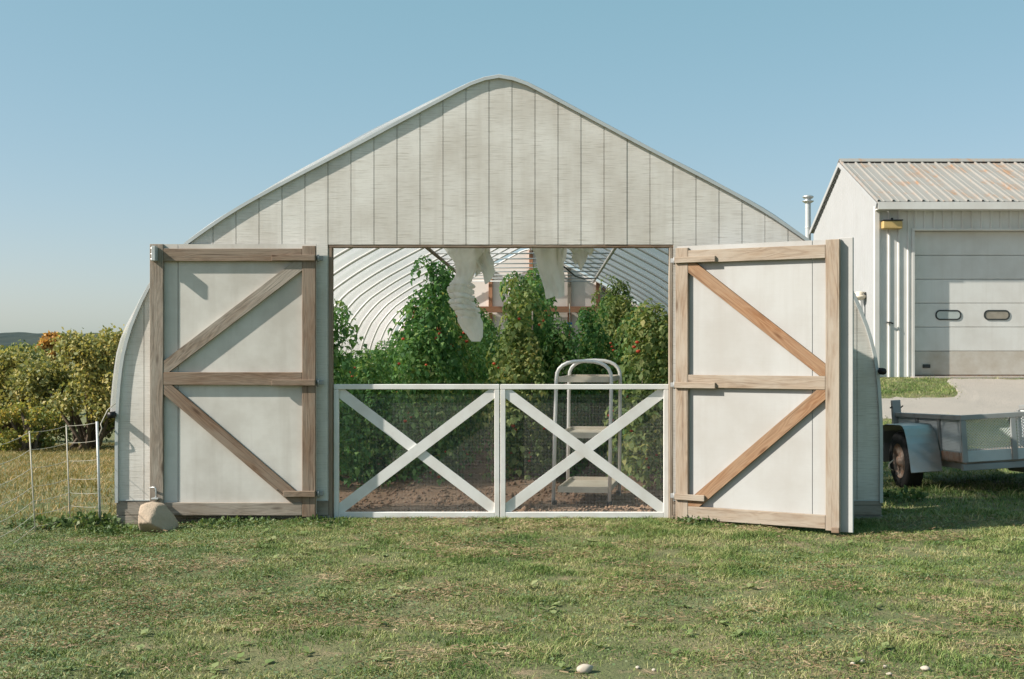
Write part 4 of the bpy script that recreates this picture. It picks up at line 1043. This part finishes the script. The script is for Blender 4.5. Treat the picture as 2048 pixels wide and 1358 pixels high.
# ------------------------------------------------------------------ shrubs and trees
def leaf_cloud(n, cx, sizes, fn, seed):
    """quads scattered through lumps; fn(rs) -> centre points Nx3, outward Nx3"""
    r_ = np.random.default_rng(seed); c, out = fn(r_, n)
    s_ = r_.uniform(sizes[0], sizes[1], n)[:, None]
    d = r_.normal(size=(n, 3)); d[:, 2] -= .25; d += out * .5; d /= np.linalg.norm(d, axis=1, keepdims=True)
    e = np.cross(d, r_.normal(size=(n, 3)) + out * .8); e /= np.linalg.norm(e, axis=1, keepdims=True); nn = np.cross(d, e)
    v = np.stack([c, c + d * s_ * .5 + e * s_ * .34 + nn * s_ * .1, c + d * s_, c + d * s_ * .5 - e * s_ * .34 + nn * s_ * .1], 1).reshape(-1, 3)
    return v, np.arange(4 * n).reshape(-1, 4)
def make_bush(name, x, y, H, W, leafm, label, seed, n=9000, size=(.045, .135), cat='shrub', group=None, trunk=.05, D=None, crown0=.05):
    z = hz(x, y); r_ = random.Random(seed); root = empty(name, (x, y, z), 0); tag(root, label, cat, group)
    D = D or W * .8; lumps = []
    for k in range(36):
        a = r_.uniform(0, 2 * PI); rad = math.sqrt(r_.random()) * .8; hh = crown0 + (1 - crown0) * r_.uniform(.1, .93)
        taper = 1.0 - .55 * max(0, (hh - .5) / .5) ** 1.5
        lumps.append((W / 2 * rad * math.cos(a) * taper, D / 2 * rad * math.sin(a) * taper, H * hh, r_.uniform(.07, .19) * min(W, H * 1.2)))
    lm = np.array(lumps)
    def fn(rs, n_):
        i = rs.integers(0, len(lm), n_); o_ = rs.normal(size=(n_, 3)); o_ /= np.linalg.norm(o_, axis=1, keepdims=True)
        rad = lm[i, 3][:, None] * (rs.random((n_, 1)) ** .4) * (1 + .25 * rs.normal(size=(n_, 1)) * .5)
        c = lm[i, :3] + o_ * rad * np.array([1, 1, .85]); c[:, 2] = np.maximum(c[:, 2], .03); return c, o_
    v, f = leaf_cloud(n, None, size, fn, seed)
    link('crown', mesh_np('crown', v, f, 4), leafm, root)
    bm = bmesh.new()
    for k in range(14):
        l_ = lm[r_.randrange(len(lm))]; b = Vector((r_.uniform(-.12, .12) * W, r_.uniform(-.1, .1) * W, -.1)); e = Vector(l_[:3]); mid = b.lerp(e, .5) + Vector((r_.uniform(-.1, .1), r_.uniform(-.1, .1), .1)) * W * .5
        tube(bm, [b, b.lerp(mid, .5), mid, e], [trunk, trunk * .8, trunk * .6, trunk * .25], 6)
    link('trunk', bm_mesh('trunk', bm, True), M['bark'], root)
    return root
G = 'autumn shrubs along the field edge'
make_bush('shrub', -10.3, 27.5, 2.6, 3.2, M['leaf_yellow'], 'large yellow-green shrub standing right behind the greenhouse corner', 1, 15000, group=G, crown0=.08)
make_bush('shrub', -12.4, 28.6, 2.3, 3.0, M['leaf_yellow'], 'lower yellow-green shrub in the middle of the field edge', 2, 11000, group=G, crown0=.08)
make_bush('shrub', -9.6, 31.0, 2.75, 2.6, M['leaf_green'], 'darker olive shrub half hidden by the greenhouse side', 3, 8000, group=G, crown0=.05)
make_bush('shrub', -14.6, 33.5, 2.5, 3.6, M['leaf_green'], 'dark green rounded shrub at the far left', 4, 10000, group=G, crown0=.05)
make_bush('shrub', -12.9, 26.6, 1.7, 1.8, M['leaf_orange'], 'low rusty orange bush at the left picture edge', 5, 5000, (.05, .10), group=G)
make_bush('shrub', -15.6, 29.0, 2.6, 3.2, M['leaf_yellow'], 'yellowish shrub cut off by the left picture edge', 6, 8000, group=G)
make_bush('shrub', -11.0, 26.0, 1.0, 1.8, M['leaf_green'], 'low scrubby green bush in front of the yellow shrubs', 7, 3500, (.05, .09), group=G)
make_bush('shrub', -19.0, 33.0, 2.7, 4.2, M['leaf_green'], 'wide green shrub beyond the left picture edge', 8, 6000, (.08, .14), group=G)
make_bush('maple_tree', -33.3, 82, 5.4, 3.6, M['leaf_orange'], 'bright orange tree rising behind the yellow shrubs', 9, 6000, (.22, .4), 'tree', trunk=.16, crown0=.2)
make_bush('field_tree', -40.0, 84, 4.6, 6.0, M['leaf_green'], 'green tree just left of the orange tree', 10, 6000, (.22, .4), 'tree', trunk=.16, crown0=.15)
make_bush('field_tree', -29.5, 86, 5.0, 4.5, M['leaf_green'], 'small dark green tree just right of the orange tree', 11, 5000, (.22, .38), 'tree', trunk=.14, crown0=.15)

# weeds at the foot of the walls
def weed(x, y, H, W, n, label, seed, size=(.03, .07)):
    z = hz(x, y); r_ = np.random.default_rng(seed)
    def fn(rs, n_):
        a = rs.uniform(0, 2 * PI, n_); rad = np.sqrt(rs.random(n_)) * W / 2; hh = rs.random(n_) * H * (1 - .6 * (rad / (W / 2)))
        c = np.stack([rad * np.cos(a), rad * np.sin(a) * .7, hh + .005], 1); o_ = np.stack([np.cos(a) * .6, np.sin(a) * .6, np.ones(n_) * .9], 1); return c, o_
    v, f = leaf_cloud(n, None, size, fn, seed)
    o = link('weed_clump', mesh_np('weed_clump', v, f, 4), M['weed']); o.location = (x, y, z)
    tag(o, label, 'weed', 'broad leaved weeds along the wall', 'stuff')
weed(-4.05, 10.85, .15, .5, 380, 'leafy green weed clump at the foot of the fence post', 21)
weed(-4.42, 10.75, .10, .5, 220, 'low weed patch under the thin fence stakes', 22)
weed(-3.72, 10.62, .06, .65, 340, 'ground-hugging weeds between fence post and boulder', 23, (.025, .055))
weed(-2.75, 10.72, .055, .7, 380, 'weeds growing under the left barn door, right of the boulder', 24, (.025, .055))
weed(-2.0, 10.75, .045, .6, 240, 'weeds below the hinge side of the left barn door', 25, (.02, .045))
weed(1.28, 10.72, .07, .4, 180, 'weeds below the hinge side of the right barn door', 26, (.02, .045))
weed(3.45, 12.2, .12, .5, 160, 'shaded weeds by the right greenhouse corner', 27)

# ------------------------------------------------------------------ grass (uncountable)
def blades(name, n, xr, yr, hr, wr, mat_, seed, mask, lean=.9):
    r_ = np.random.default_rng(seed)
    x = r_.uniform(xr[0], xr[1], n); y = r_.uniform(yr[0], yr[1], n)
    k = mask(x, y, r_); x, y = x[k], y[k]; n = len(x); z = hgt(x, y)
    cl = fbm(x * 1.4 + 3, y * 1.4)
    cl2 = vn(x * 9 + 5, y * 9 + 2); h = r_.uniform(hr[0], hr[1], n) * (.25 + .75 * cl + 1.3 * cl2 ** 3 + .9 * np.clip(vn(x * 2.3 + 31, y * 2.3) - .62, 0, 1) * 3); w = r_.uniform(wr[0], wr[1], n)
    a = r_.uniform(0, 2 * PI, n); l = r_.uniform(.15, lean, n) * h * 1.3
    dx, dy = np.cos(a), np.sin(a); b = r_.uniform(0, 2 * PI, n); sx_, sy_ = np.cos(b) * w / 2, np.sin(b) * w / 2
    zb = z - .004
    v = np.stack([np.stack([x - sx_, y - sy_, zb], 1), np.stack([x + sx_, y + sy_, zb], 1),
                  np.stack([x + sx_ * .75 + dx * l * .35, y + sy_ * .75 + dy * l * .35, z + h * .6], 1), np.stack([x - sx_ * .75 + dx * l * .35, y - sy_ * .75 + dy * l * .35, z + h * .6], 1),
                  np.stack([x + dx * l, y + dy * l, z + h * .92], 1)], 1).reshape(-1, 3)
    i0 = np.arange(n)[:, None] * 5
    tri = np.concatenate([i0 + np.array([[0, 1, 2]]), i0 + np.array([[0, 2, 3]]), i0 + np.array([[3, 2, 4]])], 1).reshape(-1, 3)
    return link(name, mesh_np(name, v, tri, 3), mat_)
def outside(x, y): return ~((x > -3.92) & (x < 3.0) & (y > 11.02) & (y < 29.5))
def m_front(x, y, r_):
    fr = np.abs(x + .031 * y) < .44 * y + 1.9
    d = fbm(x * .9 + 20, y * .9 + 4); bare = fbm(x * 2.6 + 7, y * 2.6)
    return outside(x, y) & fr & (r_.random(len(x)) < np.clip(.55 + 1.3 * (d - .3) - 3.2 * np.clip(bare - .50, 0, 1) - 1.1 * np.clip(vn(x * 7, y * 7) - .6, 0, 1), .05, 1))
tag(blades('lawn_grass', 980000, (-7.2, 7.0), (4.6, 11.6), (.010, .030), (.0028, .0055), M['grass'], 1, m_front, 1.9), 'short patchy mown grass in front of the greenhouse', 'grass', kind='stuff')
def m_right(x, y, r_):
    yh = 22.5 + 3.3 * sst((x - 7.3) / 1.1); ed = np.minimum(np.abs(y - 19.5), np.abs(y - yh)) ; inroad = (y > 19.5 + r_.normal(0, .25, len(x))) & (y < yh + r_.normal(0, .35, len(x))); return outside(x, y) & ~inroad & (y < 25.9) & (x < .46 * y + .8)
tag(blades('side_grass', 130000, (2.9, 12.0), (10.8, 26.0), (.02, .05), (.006, .011), M['grass'], 2, m_right, 1.6), 'grass strip between greenhouse, gravel and garage', 'grass', kind='stuff')
def m_left(x, y, r_):
    return (x < -3.95) & (x > -.48 * y - 1.5) & (r_.random(len(x)) < .35 + .9 * (fbm(x * .8, y * .8) - .2))
tag(blades('field_grass', 170000, (-16, -3.9), (10.6, 31), (.025, .085), (.006, .012), M['dry_grass'], 3, m_left, 1.6), 'dry yellowish field grass behind the netting fence', 'grass', kind='stuff')
def mk_clover():
    r_ = np.random.default_rng(9); n = 150000
    x = r_.uniform(-6, 6, n); y = r_.uniform(5.0, 11.1, n)
    d = fbm(x * 1.1 + 40, y * 1.1 + 9) + .25 * sst((-x - .5) / 3)
    k = outside(x, y) & (np.abs(x + .031 * y) < .44 * y + .8) & (r_.random(n) < np.clip((d - .45) * 2.6, 0.03, .8)); x, y = x[k], y[k]; n = len(x)
    z = hgt(x, y) + r_.uniform(.012, .045, n); c = np.stack([x, y, z], 1); s_ = r_.uniform(.007, .017, n)[:, None]
    a = r_.uniform(0, 2 * PI, n); d1 = np.stack([np.cos(a), np.sin(a), r_.normal(0, .3, n)], 1); d2 = np.stack([-np.sin(a), np.cos(a), r_.normal(0, .3, n)], 1)
    v = np.stack([c - d1 * s_ * .5, c + d2 * s_ * .55, c + d1 * s_ * .6, c - d2 * s_ * .55], 1).reshape(-1, 3)
    return link('clover', mesh_np('clover', v, np.arange(4 * n).reshape(-1, 4), 4), M['clover'])
def mk_straw():
    r_ = np.random.default_rng(31); n = 170000
    x = r_.uniform(-6, 6, n); y = r_.uniform(5.0, 11.1, n)
    d = fbm(x * 1.6 + 60, y * 2.2 + 19) + .22 * np.exp(-((x + .9) / 1.1) ** 2 - ((y - 10.5) / .6) ** 2) + .16 * np.exp(-((x - 2.4) / .9) ** 2 - ((y - 6.2) / .7) ** 2)
    k = outside(x, y) & (np.abs(x + .031 * y) < .44 * y + .8) & (r_.random(n) < np.clip((d - .455) * 4.5, 0.015, .9)); x, y = x[k], y[k]; n = len(x)
    a = r_.normal(0, .9, n); L = r_.uniform(.006, .022, n)[:, None]; w = r_.uniform(.001, .0024, n)[:, None]; z = hgt(x, y) + r_.uniform(.008, .028, n)
    c = np.stack([x, y, z], 1); d1 = np.stack([np.cos(a), np.sin(a), r_.normal(0, .2, n)], 1); d2 = np.stack([-np.sin(a), np.cos(a), r_.normal(0, .5, n)], 1)
    v = np.stack([c - d1 * L - d2 * w, c + d1 * L - d2 * w, c + d1 * L + d2 * w, c - d1 * L + d2 * w], 1).reshape(-1, 3)
    return link('dry_clippings', mesh_np('dry_clippings', v, np.arange(4 * n).reshape(-1, 4), 4), M['straw'])
M['straw'] = m_leaf('dry_clippings', [(0, (.15, .095, .05)), (.4, (.25, .175, .098)), (.75, (.34, .255, .157)), (1, (.43, .34, .23))], .1, 2.0)
tag(mk_straw(), 'tan dry clippings lying in worn patches of the lawn', 'straw', kind='stuff')
def mk_rosettes():
    r_ = np.random.default_rng(77); V = []; n = 420
    x = r_.uniform(-5.5, 5.5, n); y = r_.uniform(5.2, 10.8, n); k = (np.abs(x + .031 * y) < .44 * y + .6) & (fbm(x * .7 + 3, y * .7) > .40); x, y = x[k], y[k]; z = hgt(x, y)
    for i in range(len(x)):
        for j in range(r_.integers(4, 8)):
            a = r_.uniform(0, 2 * PI); L = r_.uniform(.03, .075); w = L * r_.uniform(.2, .32); d = np.array([np.cos(a), np.sin(a), r_.uniform(.1, .55)]); e = np.array([-np.sin(a), np.cos(a), 0]); c = np.array([x[i], y[i], z[i] + .008])
            V += [c, c + d * L * .55 + e * w, c + d * L - np.array([0, 0, L * .15]), c + d * L * .55 - e * w]
    return link('lawn_rosettes', mesh_np('lawn_rosettes', np.array(V), np.arange(len(V)).reshape(-1, 4), 4), M['rosette'])
M['rosette'] = m_leaf('pale_rosette_leaf', [(0, (0.093, 0.153, 0.051)), (.4, (0.162, 0.221, 0.076)), (.75, (0.255, 0.289, 0.128)), (1, (0.357, 0.357, 0.196))], .2, 2.0)
tag(mk_rosettes(), 'pale flat broadleaf rosettes dotted through the lawn', 'weeds', kind='stuff')
tag(mk_clover(), 'clover and small lawn weeds among the mown grass', 'clover', kind='stuff')
